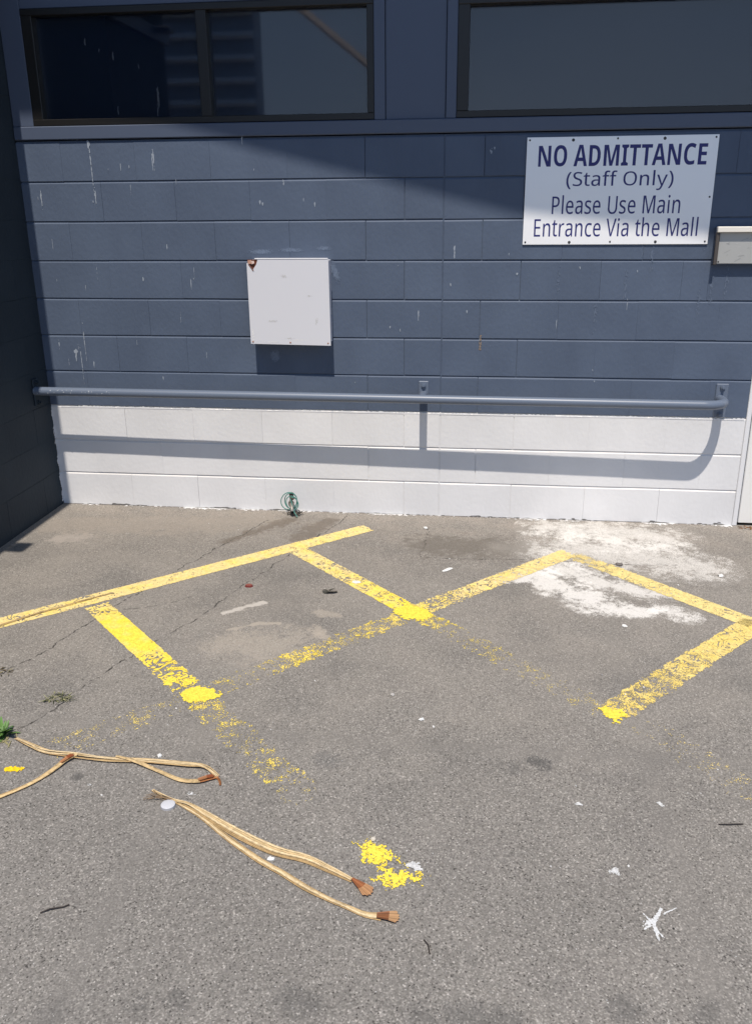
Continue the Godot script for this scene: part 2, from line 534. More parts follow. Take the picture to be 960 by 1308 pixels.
func course(parent: Node3D, at: Vector3, turn: float, x_list: Array, y: float, tall: float, kind: String) -> void:
	for i in x_list.size() - 1:
		var gap := 0.007 if kind != "dark_block" and (is_zero_approx(x_list[i]) or is_zero_approx(x_list[i + 1])) else (0.0003 if rng.randf() < 0.6 else 0.0012)
		var dark := kind == "dark_block"
		var w: float = x_list[i + 1] - x_list[i] - gap
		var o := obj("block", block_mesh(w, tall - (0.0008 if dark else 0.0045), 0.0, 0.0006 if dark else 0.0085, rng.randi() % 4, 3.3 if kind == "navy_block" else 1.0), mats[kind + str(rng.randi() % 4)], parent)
		var c: float = (x_list[i] + x_list[i + 1]) / 2
		o.position = at + Basis(Vector3.UP, turn) * Vector3(c, y + tall / 2, rng.randf_range(-0.0007, 0.0007))
		o.rotation = Vector3(rng.randf_range(-0.002, 0.002), turn, rng.randf_range(-0.0006, 0.0006))

func plain_box(called: String, lo: Vector3, hi: Vector3, mat: Material, parent: Node, bevel := 0.002) -> MeshInstance3D:
	var m := MB.new()
	m.box((lo + hi) / 2, hi - lo, bevel)
	return obj(called, m, mat, parent)

func make_window(b: Node3D, x0: float, x1: float, y0: float, y1: float, mull: Array) -> void:
	var f := MB.new()
	var face := 0.03
	var zb := -0.06
	var zf := 0.006
	f.box(Vector3((x0 + x1) / 2, y0 + face / 2, (zb + zf) / 2), Vector3(x1 - x0, face, zf - zb), 0.002)
	f.box(Vector3((x0 + x1) / 2, y1 - face / 2, (zb + zf) / 2), Vector3(x1 - x0, face, zf - zb), 0.002)
	for x in [x0 + 0.0275, x1 - 0.0165]:
		var wd := 0.055 if x < (x0 + x1) / 2 else 0.033
		f.box(Vector3(x, (y0 + y1) / 2, (zb + zf) / 2 - 0.001), Vector3(wd, y1 - y0 - 2 * face, zf - zb - 0.002), 0.002)
	var w := obj("window", f, mats.frame, b)
	var e := x0 + 0.055
	for x in mull + [x1]:
		var to: float = x - 0.026 if x != x1 else x1 - 0.033
		if x != x1:
			var m := MB.new()
			m.box(Vector3(x, (y0 + y1) / 2, (zb + zf) / 2 - 0.001), Vector3(0.052, y1 - y0 - 2 * face, zf - zb - 0.002), 0.002)
			obj("mullion", m, mats.frame, w)
		var p := MB.new()
		for z in [-0.042, -0.055]:                    # double glazing
			p.quad(Vector3(e, y0 + face, z), Vector3(to, y0 + face, z), Vector3(to, y1 - face, z), Vector3(e, y1 - face, z))
		obj("pane", p, mats.glass, w)
		e = x + 0.026

func make_building() -> void:
	var b := thing("block_building", "navy painted concrete block building with white painted base and high windows", "building")
	var end := 1.60
	var a := [-2.24, -1.8, -1.4, -1.0, -0.6, -0.2, 0.0, 0.4, 0.8, 1.2, end]
	var c := [-2.24, -2.0, -1.6, -1.2, -0.8, -0.4, 0.0, 0.2, 0.6, 1.0, 1.4, end]
	for k in 10:
		var xs: Array = (a if k % 2 == 0 else c).duplicate()
		if k == 6: xs = [-2.24, -1.8, -1.4, -1.0, -0.6, -0.2, 0.0, 0.4, 0.8, 1.2, 1.33, end]
		course(b, Vector3.ZERO, 0.0, xs, k * 0.2, 0.2 if k < 9 else 0.196, "white_block" if k < 3 else "navy_block")
	plain_box("mortar_bed", Vector3(-2.24, 0.601, -0.20), Vector3(end, 1.998, -0.0075), mats.navy_block1, b, 0.0)
	plain_box("mortar_bed", Vector3(-2.24, -0.2, -0.20), Vector3(end, 0.601, -0.0055), mats.white_block1, b, 0.0)
	# control joint bead
	plain_box("joint_sealant", Vector3(-0.0032, 0.601, -0.0070), Vector3(0.0032, 1.996, -0.0022), mats.navy_block0, b, 0.001)
	plain_box("joint_sealant", Vector3(-0.0032, 0.0, -0.0050), Vector3(0.0032, 0.6, -0.0018), mats.white_block0, b, 0.001)
	plain_box("sill", Vector3(-2.238, 2.0035, -0.10), Vector3(2.6, 2.068, 0.011), mats.trim, b, 0.004)
	make_window(b, -2.125, -0.350, 2.0705, 2.604, [-1.2])
	make_window(b, 0.054, 2.0, 2.0705, 2.588, [])
	# dark rooms behind the glass
	for r in [[-2.18, -0.30], [0.0, 2.1]]:
		var m := MB.new()
		var x0: float = r[0]
		var x1: float = r[1]
		m.quad(Vector3(x0, 1.9, -1.2), Vector3(x1, 1.9, -1.2), Vector3(x1, 2.8, -1.2), Vector3(x0, 2.8, -1.2))
		m.quad(Vector3(x0, 1.9, -0.07), Vector3(x1, 1.9, -0.07), Vector3(x1, 1.9, -1.2), Vector3(x0, 1.9, -1.2))
		m.quad(Vector3(x0, 2.8, -0.07), Vector3(x1, 2.8, -0.07), Vector3(x1, 2.8, -1.2), Vector3(x0, 2.8, -1.2))
		m.quad(Vector3(x0, 1.9, -0.07), Vector3(x0, 1.9, -1.2), Vector3(x0, 2.8, -1.2), Vector3(x0, 2.8, -0.07))
		m.quad(Vector3(x1, 1.9, -0.07), Vector3(x1, 1.9, -1.2), Vector3(x1, 2.8, -1.2), Vector3(x1, 2.8, -0.07))
		obj("room", m, mats.dark, b)
	# cladding between and beside the windows, with its battens
	plain_box("cladding_panel", Vector3(-0.293, 2.069, -0.06), Vector3(0.0, 2.66, -0.004), mats.trim, b)
	plain_box("batten", Vector3(-0.349, 2.069, -0.06), Vector3(-0.2955, 2.66, 0.004), mats.trim, b)
	plain_box("batten", Vector3(0.0025, 2.069, -0.06), Vector3(0.053, 2.66, 0.004), mats.trim, b)
	plain_box("batten", Vector3(-2.238, 2.069, -0.06), Vector3(-2.126, 2.66, 0.004), mats.trim, b)
	plain_box("cladding_panel", Vector3(2.002, 2.069, -0.06), Vector3(2.6, 2.66, -0.004), mats.trim, b)
	plain_box("window_head", Vector3(-2.125, 2.606, -0.06), Vector3(-0.350, 2.66, 0.0), mats.trim, b)
	plain_box("window_head", Vector3(0.054, 2.590, -0.06), Vector3(2.0, 2.66, 0.0), mats.trim, b)
	plain_box("upper_wall", Vector3(-4.2, 2.662, -0.25), Vector3(4.2, 5.3, -0.001), mats.navy_block2, b)
	plain_box("rear_wall", Vector3(-4.2, 0.0, -6.0), Vector3(4.2, 5.3, -5.8), mats.navy_block2, b)
	plain_box("end_wall", Vector3(-4.2, 0.0, -5.8), Vector3(-4.0, 5.3, -0.25), mats.navy_block2, b)
	plain_box("end_wall", Vector3(4.0, 0.0, -5.8), Vector3(4.2, 5.3, -0.25), mats.navy_block2, b)
	plain_box("front_wall", Vector3(2.6, 0.0, -0.25), Vector3(4.2, 2.66, -0.003), mats.navy_block2, b)
	# roof overhang: its edge throws the slanting shadow across the top courses
	var r := MB.new()
	var edge := [[-4.4, 1.50], [-1.9, 1.505], [-1.43, 1.535], [0.41, 1.752], [1.3, 1.806], [4.4, 1.95]]
	for y in [5.2, 5.36]:
		for i in edge.size() - 1:
			var p0 := Vector3(edge[i][0], y, edge[i][1])
			var p1 := Vector3(edge[i + 1][0], y, edge[i + 1][1])
			var k0 := Vector3(p0.x, y, -6.2)
			var k1 := Vector3(p1.x, y, -6.2)
			if y > 5.3: r.quad(p0, p1, k1, k0)
			else: r.quad(k0, k1, p1, p0)
			if y < 5.3: r.quad(p0, p1, p1 + Vector3(0, 0.16, 0), p0 + Vector3(0, 0.16, 0))
	obj("roof", r, paint(0.35, 0.36, 0.38, 0.6), b)
	# the white door at the right
	plain_box("door_jamb", Vector3(end + 0.001, 0.0, -0.15), Vector3(end + 0.026, 2.0, 0.004), mats.white_gloss, b, 0.003)
	var door := plain_box("door", Vector3(end + 0.033, 0.014, -0.055), Vector3(end + 0.86, 2.0, -0.006), mats.cream, b, 0.004)
	plain_box("threshold", Vector3(end + 0.026, -0.02, -0.2), Vector3(end + 0.87, 0.004, -0.012), mats.dark, b, 0.002)
	plain_box("door_recess", Vector3(end + 0.026, 0.004, -0.2), Vector3(end + 0.87, 2.0, -0.06), mats.dark, b, 0.0)
	var kn := MB.new()
	kn.tube([Vector3(end + 0.79, 1.0, -0.006), Vector3(end + 0.79, 1.0, 0.03)], [0.012], 10)
	kn.dome(Vector3(end + 0.79, 1.0, 0.03), Vector3(0, 0, 1), 0.028, 0.025)
	obj("handle", kn, mats.steel, door)
	plain_box("door_jamb", Vector3(end + 0.87, 0.0, -0.15), Vector3(end + 0.90, 2.0, 0.004), mats.white_gloss, b, 0.003)
	plain_box("front_wall", Vector3(end + 0.902, 0.0, -0.2), Vector3(2.6, 2.0, -0.003), mats.navy_block2, b, 0.0)
	# bird droppings and runs of pale paint down the wall
	var m := MB.new()
	var drops := [[-1.842, 1.975, 0.02, 0.010], [-1.839, 1.85, 0.13, 0.0032], [-1.834, 1.72, 0.04, 0.0045], [-1.499, 1.9, 0.045, 0.004], [-1.506, 1.885, 0.05, 0.003], [-1.025, 1.99, 0.025, 0.004], [-2.136, 1.71, 0.04, 0.0045], [-0.948, 1.69, 0.012, 0.005], [-0.935, 1.68, 0.01, 0.004],
		[-2.046, 0.905, 0.016, 0.014], [-2.05, 0.875, 0.026, 0.005], [-1.616, 1.301, 0.012, 0.005], [-1.99, 0.95, 0.09, 0.0026], [-2.02, 0.82, 0.1, 0.0026], [-1.95, 0.84, 0.02, 0.004], [0.058, 1.455, 0.014, 0.007], [0.059, 1.42, 0.03, 0.0035], [0.229, 1.916, 0.012, 0.007], [0.245, 1.93, 0.006, 0.004],
		[-0.82, 1.784, 0.016, 0.005], [-0.124, 1.12, 0.03, 0.003], [-0.274, 1.056, 0.008, 0.004], [-0.219, 1.04, 0.008, 0.004], [-1.634, 1.872, 0.012, 0.003], [0.381, 1.331, 0.008, 0.005], [-2.141, 0.946, 0.03, 0.003], [0.594, 1.075, 0.03, 0.002], [0.943, 1.176, 0.03, 0.002], [-1.68, 1.86, 0.03, 0.002], [-2.07, 2.02, 0.012, 0.012], [-2.10, 2.035, 0.008, 0.014], [-1.9, 2.01, 0.02, 0.003]]
	for k in 24: drops.append([rng.randf_range(-2.15, 1.5), rng.randf_range(0.68, 1.97), rng.randf_range(0.003, 0.014), rng.randf_range(0.0015, 0.004)])
	for k in 14: drops.append([rng.randf_range(-2.16, -1.2), rng.randf_range(0.7, 1.95), rng.randf_range(0.008, 0.05), rng.randf_range(0.0012, 0.0024)])
	for d in drops:
		var sd := rng.randf() * 90
		flakes(m, Vector3(d[0], d[1], 0.0016), Vector3.RIGHT, Vector3.UP, -d[3] * 2.2, d[3] * 2.2, -d[2] * 1.5, d[2] * 1.5, maxf(0.0012, d[3] * 0.45), func(x, y): return 1.0 - pow(x / d[3] / (0.75 + 0.35 * y / d[2]), 2.0) - pow(y / d[2], 2.0) + 1.5 * na.get_noise_2d((x + sd) * 90, (y + sd) * 40), func(_x, _y): return Color(0.30, 0.335, 0.385))
	var o := obj("bird_droppings", m, mats.paint, b)
	o.set_meta("kind", "stuff")
	var g := MB.new()
	for d in [[-1.462, 2.20, 0.05, 0.006], [-1.47, 2.13, 0.03, 0.003], [-1.68, 2.14, 0.025, 0.003], [-1.82, 2.455, 0.018, 0.004], [-1.68, 2.39, 0.02, 0.004], [-1.55, 2.34, 0.012, 0.003], [-1.75, 2.42, 0.01, 0.003]]:
		flakes(g, Vector3(d[0], d[1], -0.0405), Vector3.RIGHT, Vector3.UP, -d[3] * 2, d[3] * 2, -d[2] * 1.5, d[2] * 1.5, 0.0018, func(x, y): return 1.0 - pow(x / d[3], 2.0) - pow(y / d[2], 2.0) + 1.8 * na.get_noise_2d(x * 120 + d[0] * 50, y * 50), func(_x, _y): return Color(0.08, 0.09, 0.10))
	o = obj("bird_droppings", g, mats.paint, b)
	o.set_meta("kind", "stuff")
	# pale scuffs around the access panel, a rust run, and white paint that strayed past its line
	var s := MB.new()
	for d in [[-0.565, 1.345, 0.016, 0.045, -0.3], [-0.957, 1.444, 0.05, 0.01, 0.0], [-0.79, 1.452, 0.05, 0.008, 0.0], [-0.905, 0.897, 0.022, 0.026, 0.0], [-0.62, 1.46, 0.03, 0.008, 0.2]]:
		flakes(s, Vector3(d[0], d[1], 0.0015), Vector3.RIGHT, Vector3.UP, -d[2] * 2, d[2] * 2, -d[3] * 2, d[3] * 2, 0.002, func(x, y): return 0.55 - 0.5 * (pow((x - d[4] * y) / d[2], 2.0) + pow(y / d[3], 2.0)) + 1.5 * na.get_noise_2d(x * 150, y * 150 + d[0] * 40), func(_x, _y): return Color(0.15, 0.19, 0.26))
	flakes(s, Vector3(0.205, 0.99, 0.0015), Vector3.RIGHT, Vector3.UP, -0.012, 0.012, -0.05, 0.03, 0.002, func(x, y): return 0.3 - pow(x / 0.008, 2.0) + 1.6 * na.get_noise_2d(x * 150, y * 60), func(_x, _y): return Color(0.24, 0.19, 0.15))
	for k in 10:
		var x: float = rng.randf_range(0.3, 1.45)
		var y: float = rng.randf_range(0.95, 1.6)
		flakes(s, Vector3(x, y, 0.0014), Vector3.RIGHT, Vector3.UP, -0.012, 0.012, -0.10, 0.10, 0.0025, func(px, py): return 0.05 - pow(px / 0.009, 2.0) * 0.5 - pow(py / 0.09, 2.0) * 0.6 + 1.5 * na.get_noise_2d(px * 160 + x * 40, py * 40), func(_x, _y): return Color(0.125, 0.155, 0.215))
	o = obj("scuff_marks", s, mats.paint, b)
	o.set_meta("kind", "stuff")
	var w := MB.new()
	flakes(w, Vector3(0, 0.6, 0.0012), Vector3.RIGHT, Vector3.UP, -2.18, 1.59, -0.012, 0.008, 0.002, func(x, y): return -0.75 - y * 170 + 0.8 * na.get_noise_2d(x * 6, 3.0) + 0.9 * na.get_noise_2d(x * 45, y * 90), func(_x, _y): return Color(0.76, 0.76, 0.765))
	flakes(w, Vector3(0, 0.0, 0.0014), Vector3.RIGHT, Vector3.UP, -2.15, 1.59, -0.0, 0.02, 0.0025, func(x, y): return -0.1 - y * 85 + 1.6 * na.get_noise_2d(x * 3, 8.0) + 0.9 * na.get_noise_2d(x * 14, y * 60), func(_x, _y): return Color(0.16, 0.15, 0.145))
	o = obj("paint_edge", w, mats.paint, b)
	o.set_meta("kind", "stuff")

func make_side_wall() -> void:
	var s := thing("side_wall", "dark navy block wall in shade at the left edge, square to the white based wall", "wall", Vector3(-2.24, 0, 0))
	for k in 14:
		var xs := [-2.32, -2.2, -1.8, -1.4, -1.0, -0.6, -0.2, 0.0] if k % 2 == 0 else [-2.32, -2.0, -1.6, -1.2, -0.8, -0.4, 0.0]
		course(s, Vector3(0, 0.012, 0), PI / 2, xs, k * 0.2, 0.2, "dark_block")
	plain_box("mortar_bed", Vector3(-0.2, -0.1, -0.0), Vector3(-0.0035, 2.812, 2.32), mats.dark_block1, s, 0.0)
	plain_box("wall_cap", Vector3(-0.24, 2.814, 0.004), Vector3(0.045, 2.90, 2.34), mats.trim, s, 0.002)
	plain_box("unseen_projection", Vector3(0.046, 2.86, 2.05), Vector3(0.145, 2.90, 2.17), mats.trim, s, 0.01)  # unseen piece of unknown kind, shaped to cast the step in the ground shadow
	# white paint lapped round the corner
	var m := MB.new()
	flakes(m, Vector3(0.0016, 0, 0.0), Vector3(0, 0, 1), Vector3.UP, 0.001, 0.035, 0.02, 0.585, 0.0022, func(z, y): return 0.35 - z * 55 + 1.4 * na.get_noise_2d(z * 20, y * 9) + 0.7 * na.get_noise_2d(z * 70, y * 60), func(_x, _y): return Color(0.55, 0.57, 0.6))
	obj("paint_lap", m, mats.paint, s).set_meta("kind", "stuff")

# ---------------------------------------------------------------- things on the wall
func make_sign() -> void:
	var t := thing("wall_sign", "white rectangular no admittance sign with navy lettering screwed to the wall", "sign", Vector3(0.852, 1.475, 0.0))
	plain_box("board", Vector3(-0.451, 0.0, 0.004), Vector3(0.451, 0.5, 0.008), mats.sign_white, t, 0.001)
	var lines := [["NO ADMITTANCE", "b", -0.393, 0.403, 0.366, 0.463], ["(Staff Only)", "r", -0.252, 0.258, 0.253, 0.345], ["Please Use Main", "r", -0.315, 0.302, 0.144, 0.234], ["Entrance Via the Mall", "r", -0.397, 0.396, 0.037, 0.128]]
	for l in lines:
		var f := SystemFont.new()
		f.font_names = PackedStringArray(["Droid Sans"])
		if l[1] == "b": f.font_weight = 700
		var tm := TextMesh.new()
		tm.text = l[0]
		tm.font = f
		tm.font_size = 64
		tm.pixel_size = 0.002
		tm.depth = 0.02
		tm.curve_step = 1.0
		var box := tm.get_aabb()
		var o := obj("lettering", tm, mats.sign_ink, t)
		var sx: float = (l[3] - l[2]) / box.size.x
		var sy: float = (l[5] - l[4]) / box.size.y
		o.scale = Vector3(sx, sy, 0.03)
		o.position = Vector3(l[2] - box.position.x * sx, l[4] - box.position.y * sy, 0.0081)
		if l[1] == "b":
			o.position.z = 0.0082
	for p in [[-0.438, 0.487], [-0.23, 0.485], [-0.02, 0.489], [0.2, 0.486], [0.437, 0.488], [-0.438, 0.012], [-0.22, 0.011], [-0.02, 0.013], [0.2, 0.012], [0.437, 0.013], [0.436, 0.22]]:
		var m := MB.new()
		m.dome(Vector3(p[0], p[1], 0.008), Vector3(0, 0, 1), 0.005 if absf(p[0]) > 0.3 or absf(p[0]) < 0.1 else 0.0075, 0.003, 8, 2)
		obj("screw", m, mats.screw, t)

func make_access_panel() -> void:
	var t := thing("access_panel", "square pale grey metal box with a rusted torn top left corner on the wall", "electrical box", Vector3(-0.798, 0.975, 0.0))
	var w := 0.431
	var h := 0.436
	plain_box("body", Vector3(-w / 2 + 0.008, 0.006, 0.0), Vector3(w / 2 - 0.003, h - 0.006, 0.079), mats.box_grey, t, 0.003)
	# the lid: a sheet with an upstanding top edge and a corner rusted through
	var m := MB.new()
	var c := 0.05
	var zf := 0.088
	var p := [Vector3(-w / 2, 0, zf), Vector3(w / 2 + 0.002, -0.006, zf + 0.001), Vector3(w / 2, h, zf), Vector3(-w / 2 + c + 0.01, h, zf), Vector3(-w / 2 + c, h - 0.028, zf), Vector3(-w / 2 + 0.03, h - 0.055, zf), Vector3(-w / 2 + 0.008, h - 0.018, zf), Vector3(-w / 2, h - 0.02, zf)]
	for k in [[0, 1, 5], [1, 4, 5], [1, 2, 4], [2, 3, 4], [0, 5, 6], [0, 6, 7]]: m.tri(p[k[0]], p[k[1]], p[k[2]])
	for k in p.size():
		var l := (k + 1) % p.size()
		m.quad(p[k] + Vector3(0, 0, -0.008), p[l] + Vector3(0, 0, -0.008), p[l], p[k])
	m.box(Vector3(0.02, h + 0.002, zf - 0.003), Vector3(w - 0.045, 0.006, 0.010), 0.002)
	obj("lid", m, mats.box_lid, t)
	var r := MB.new()
	r.col = Color(0.14, 0.05, 0.03)
	r.quad(Vector3(-w / 2 + 0.004, h - 0.07, zf - 0.003), Vector3(-w / 2 + c + 0.014, h - 0.07, zf - 0.003), Vector3(-w / 2 + c + 0.014, h - 0.002, zf - 0.003), Vector3(-w / 2 + 0.004, h - 0.002, zf - 0.003))
	r.col = Color(0.42, 0.24, 0.18)
	r.quad(Vector3(-w / 2 + 0.008, h - 0.024, zf + 0.002), Vector3(-w / 2 + 0.03, h - 0.022, zf + 0.004), Vector3(-w / 2 + 0.026, h - 0.004, zf - 0.001), Vector3(-w / 2 + 0.006, h - 0.006, zf))
	r.col = Color(0.62, 0.48, 0.42)
	r.quad(Vector3(-w / 2 + 0.026, h - 0.026, zf + 0.003), Vector3(-w / 2 + 0.043, h - 0.02, zf + 0.006), Vector3(-w / 2 + 0.04, h - 0.008, zf + 0.002), Vector3(-w / 2 + 0.024, h - 0.01, zf + 0.001))
	r.col = Color(0.22, 0.13, 0.11)
	r.quad(Vector3(-w / 2 + 0.008, h - 0.03, zf), Vector3(-w / 2 + 0.034, h - 0.062, zf + 0.002), Vector3(-w / 2 + 0.037, h - 0.055, zf + 0.003), Vector3(-w / 2 + 0.012, h - 0.024, zf + 0.001))
	obj("rusted_corner", r, mats.paint, t)
	for q in [[-w / 2 + 0.012, 0.011, 0.2], [0.0, 0.008, 0.4], [w / 2 - 0.012, 0.006, 0.5]]:
		var s := MB.new()
		s.col = Color(0.35, 0.2, 0.15)
		s.dome(Vector3(q[0], q[1], zf), Vector3(0, 0, 1), 0.0055, 0.003, 8, 2)
		obj("screw", s, mats.paint, t)
	var f := MB.new()
	for q in [[0.0, 0.03, 0.03, 0.005, 0.5], [0.05, 0.022, 0.05, 0.004, 0.75], [0.145, 0.12, 0.008, 0.02, 0.45], [0.11, 0.25, 0.02, 0.006, 0.5], [-0.1, 0.01, 0.06, 0.004, 0.8], [-0.02, 0.35, 0.02, 0.01, 0.55], [-0.09, 0.12, 0.03, 0.008, 0.55], [-0.2, 0.04, 0.006, 0.05, 0.8]]:
		flakes(f, Vector3(q[0], q[1], zf + 0.0008), Vector3.RIGHT, Vector3.UP, -q[2], q[2], -q[3], q[3], 0.0016, func(x, y): return 0.2 - pow(x / q[2], 2.0) - pow(y / q[3], 2.0) + 1.7 * na.get_noise_2d(x * 130 + q[0] * 30, y * 130), func(_x, _y): return Color(q[4], q[4] * 0.98, q[4] * 0.95))
	obj("chipped_paint", f, mats.paint, t).set_meta("kind", "stuff")

func make_wall_box() -> void:
	var t := thing("wall_box", "shallow box with cream top lip and scratched metal face at the right edge", "utility box", Vector3(1.445, 1.38, 0.0))
	var x0 := -0.113
	var x1 := 0.14
	plain_box("body", Vector3(x0, 0.0, 0.0), Vector3(x1, 0.175, 0.030), mats.trim, t, 0.002)
	plain_box("side_flange", Vector3(x0, 0.0, 0.030), Vector3(x0 + 0.016, 0.150, 0.048), mats.brown_rim, t, 0.002)
	plain_box("side_flange", Vector3(x1 - 0.016, 0.0, 0.030), Vector3(x1, 0.150, 0.048), mats.brown_rim, t, 0.002)
	plain_box("top_lip", Vector3(x0 + 0.002, 0.151, 0.030), Vector3(x1, 0.178, 0.056), mats.cream_dirty, t, 0.003)
	var face := plain_box("face_plate", Vector3(x0 + 0.020, 0.004, 0.030), Vector3(x1 - 0.018, 0.149, 0.033), mats.alu, t, 0.001)
	var s := MB.new()
	for k in 15:
		var x := rng.randf_range(-0.085, 0.1)
		var y := rng.randf_range(0.02, 0.13)
		var a := rng.randf_range(-0.4, 1.1)
		var l := rng.randf_range(0.004, 0.022)
		var u := Vector3(cos(a), sin(a), 0)
		var w := Vector3(-sin(a), cos(a), 0) * rng.randf_range(0.0003, 0.0010)
		var at := Vector3(x, y, 0.0336)
		s.col = Color(0.16, 0.16, 0.155) if rng.randf() < 0.6 else Color(0.6, 0.6, 0.59)
		s.quad(at - u * l - w * 0.2, at + u * l - w * 0.2, at + u * l * 0.7 + w, at - u * l * 0.6 + w)
	obj("scratches", s, mats.paint, face).set_meta("kind", "stuff")
	for p in [[x0 + 0.026, 0.012], [x1 - 0.03, 0.012]]:
		var m := MB.new()
		m.dome(Vector3(p[0], p[1], 0.033), Vector3(0, 0, 1), 0.0045, 0.002, 8, 2)
		obj("screw", m, mats.screw, face)

func make_rail() -> void:
	var t := thing("wall_rail", "grey blue painted steel pipe rail running along the wall above the white base", "rail", Vector3(0, 0, 0))
	var pts := []
	var y := 0.712
	for k in 15: pts.append(Vector3(lerpf(-2.236, 1.33, k / 14.0), lerpf(y + 0.002, y - 0.004, k / 14.0), lerpf(0.165, 0.198, k / 14.0)))
	var cx := 1.33
	var rad := 0.125
	for k in range(1, 11):
		var a := PI / 2 * k / 10.0
		pts.append(Vector3(cx + rad * sin(a), y - 0.004 - 0.006 * k / 10.0, 0.198 - rad + rad * cos(a)))
	pts.append(Vector3(cx + rad, y - 0.012, 0.008))
	var m := MB.new()
	m.tube(pts, [0.0235], 18)
	obj("rail", m, mats.rail, t)
	var specs := [["flange", Vector3(cx + rad + 0.006, 0.692, 0.0045), Vector3(0.062, 0.178, 0.009), [0.072, -0.072], Vector3(0, 0, 1)], ["flange", Vector3(-0.092, 0.722, 0.0045), Vector3(0.052, 0.10, 0.009), [0.028], Vector3(0, 0, 1)], ["flange", Vector3(-2.2355, 0.705, 0.15), Vector3(0.009, 0.15, 0.062), [0.055, -0.058], Vector3(1, 0, 0)]]
	for s in specs:
		var f := MB.new()
		f.box(s[1], s[2], 0.003)
		var fo := obj(s[0], f, mats.rail if (s[4] as Vector3).z > 0 else mats.dark_block2, t)
		for dy in s[3]:
			var bo := MB.new()
			var at: Vector3 = s[1] + Vector3(0, dy, 0) + s[4] * 0.0045
			bo.tube([at, at + s[4] * 0.009], [0.013], 6)
			bo.tube([at + s[4] * 0.009, at + s[4] * 0.019], [0.007], 8)
			obj("bolt", bo, mats.rail if (s[4] as Vector3).z > 0 else mats.dark_block2, fo)
	var st := MB.new()                                # the arm of the middle bracket
	st.tube([Vector3(-0.092, 0.700, 0.009), Vector3(-0.092, 0.702, 0.10), Vector3(-0.092, y - 0.006, 0.184)], [0.021], 14)
	obj("bracket_arm", st, mats.rail, t)
	var w := MB.new()                                 # wear and droppings on the left end of the pipe
	w.col = Color(0.36, 0.39, 0.43)
	for k in 40:
		var x := -2.235 + 0.45 * pow(rng.randf(), 1.8)
		var a := rng.randf_range(-0.3, 1.3)
		var z := lerpf(0.165, 0.198, (x + 2.236) / 3.566)
		var nrm := Vector3(0, sin(a), cos(a))
		var up := Vector3(0, cos(a), -sin(a))
		var c := Vector3(x, y, z) + nrm * 0.0242
		var q := rng.randf_range(0.001, 0.004)
		w.quad(c - Vector3(q, 0, 0) - up * q, c + Vector3(q, 0, 0) * 0.6 - up * q * 0.7, c + Vector3(q, 0, 0) + up * q * 0.8, c - Vector3(q * 0.5, 0, 0) + up * q)
	obj("chipped_paint", w, mats.paint, t).set_meta("kind", "stuff")

func make_tap() -> void:
	var t := thing("garden_tap", "small weathered tap standing at the foot of the white base", "tap", Vector3(-0.84, 0, 0.05))
	var m := MB.new()
	m.tube([Vector3(0, 0, 0), Vector3(0.002, 0.05, 0), Vector3(0.0, 0.085, 0)], [0.010, 0.009, 0.009], 10)
	obj("pipe", m, mats.tap_metal, t)
	m = MB.new()
	m.tube([Vector3(0, 0.045, 0), Vector3(0, 0.055, 0), Vector3(0, 0.07, 0), Vector3(0, 0.078, 0)], [0.012, 0.017, 0.017, 0.011], 12)
	m.tube([Vector3(0, 0.06, 0.005), Vector3(0.008, 0.062, 0.03), Vector3(0.014, 0.052, 0.05), Vector3(0.016, 0.036, 0.055)], [0.011, 0.010, 0.010, 0.011], 10)
	obj("valve_body", m, mats.tap_metal, t)
	m = MB.new()
	m.box(Vector3(0.004, 0.108, 0.002), Vector3(0.024, 0.046, 0.014), 0.004, Basis(Vector3(0, 0, 1), 0.12))
	obj("handle", m, paint(0.12, 0.075, 0.06, 0.7), t)
	# coil of green hose hung round the tap
	var h := MB.new()
	var pts := []
	for k in 88:
		var a := TAU * k / 26.0
		var turn := k / 26.0
		var r := 0.052 - 0.006 * turn + 0.004 * sin(a * 1.7 + turn)
		pts.append(Vector3(-0.014 + 0.010 * turn + r * cos(a) * 0.95, 0.085 + r * 0.98 * sin(a) - 0.004 * turn, 0.008 + 0.006 * turn + 0.012 * sin(a * 0.5)))
	pts.append(Vector3(0.03, 0.03, 0.06))
	pts.append(Vector3(0.05, 0.008, 0.075))
	h.tube(pts, [0.0026], 7)
	var hose := obj("hose_coil", h, paint(0.055, 0.23, 0.19, 0.5))
	hose.position = Vector3(-0.84, 0, 0.05)
	tag(hose, "thin green hose coiled in loops round the tap", "hose")
	# dead leaves and muck caught at its foot
	var d := MB.new()
	for k in 26:
		var a := rng.randf_range(-0.4, PI + 0.4)
		var r := rng.randf_range(0.006, 0.04)
		var at := Vector3(0.022 + r * cos(a), rng.randf_range(0.002, 0.028), 0.018 + r * sin(a) * 0.8)
		var l := rng.randf_range(0.012, 0.03)
		var dir := Vector3(rng.randf_range(-1, 1), rng.randf_range(-0.6, 0.7), rng.randf_range(-1, 1)).normalized()
		var sd := dir.cross(Vector3.UP).normalized() * rng.randf_range(0.002, 0.006)
		var g := rng.randf_range(0.02, 0.09)
		d.col = Color(g, g * 0.9, g * 0.8)
		at.y = maxf(at.y, absf(dir.y) * l + 0.001)
		d.quad(at - dir * l, at + sd, at + dir * l, at - sd + Vector3(0, 0.004, 0))
	var o := obj("dead_leaves", d, mats.leaf)
	o.position = Vector3(-0.84, 0, 0.05)
	o.set_meta("kind", "stuff")
	tag(o, "dark dead leaves caught at the foot of the tap", "leaf litter")

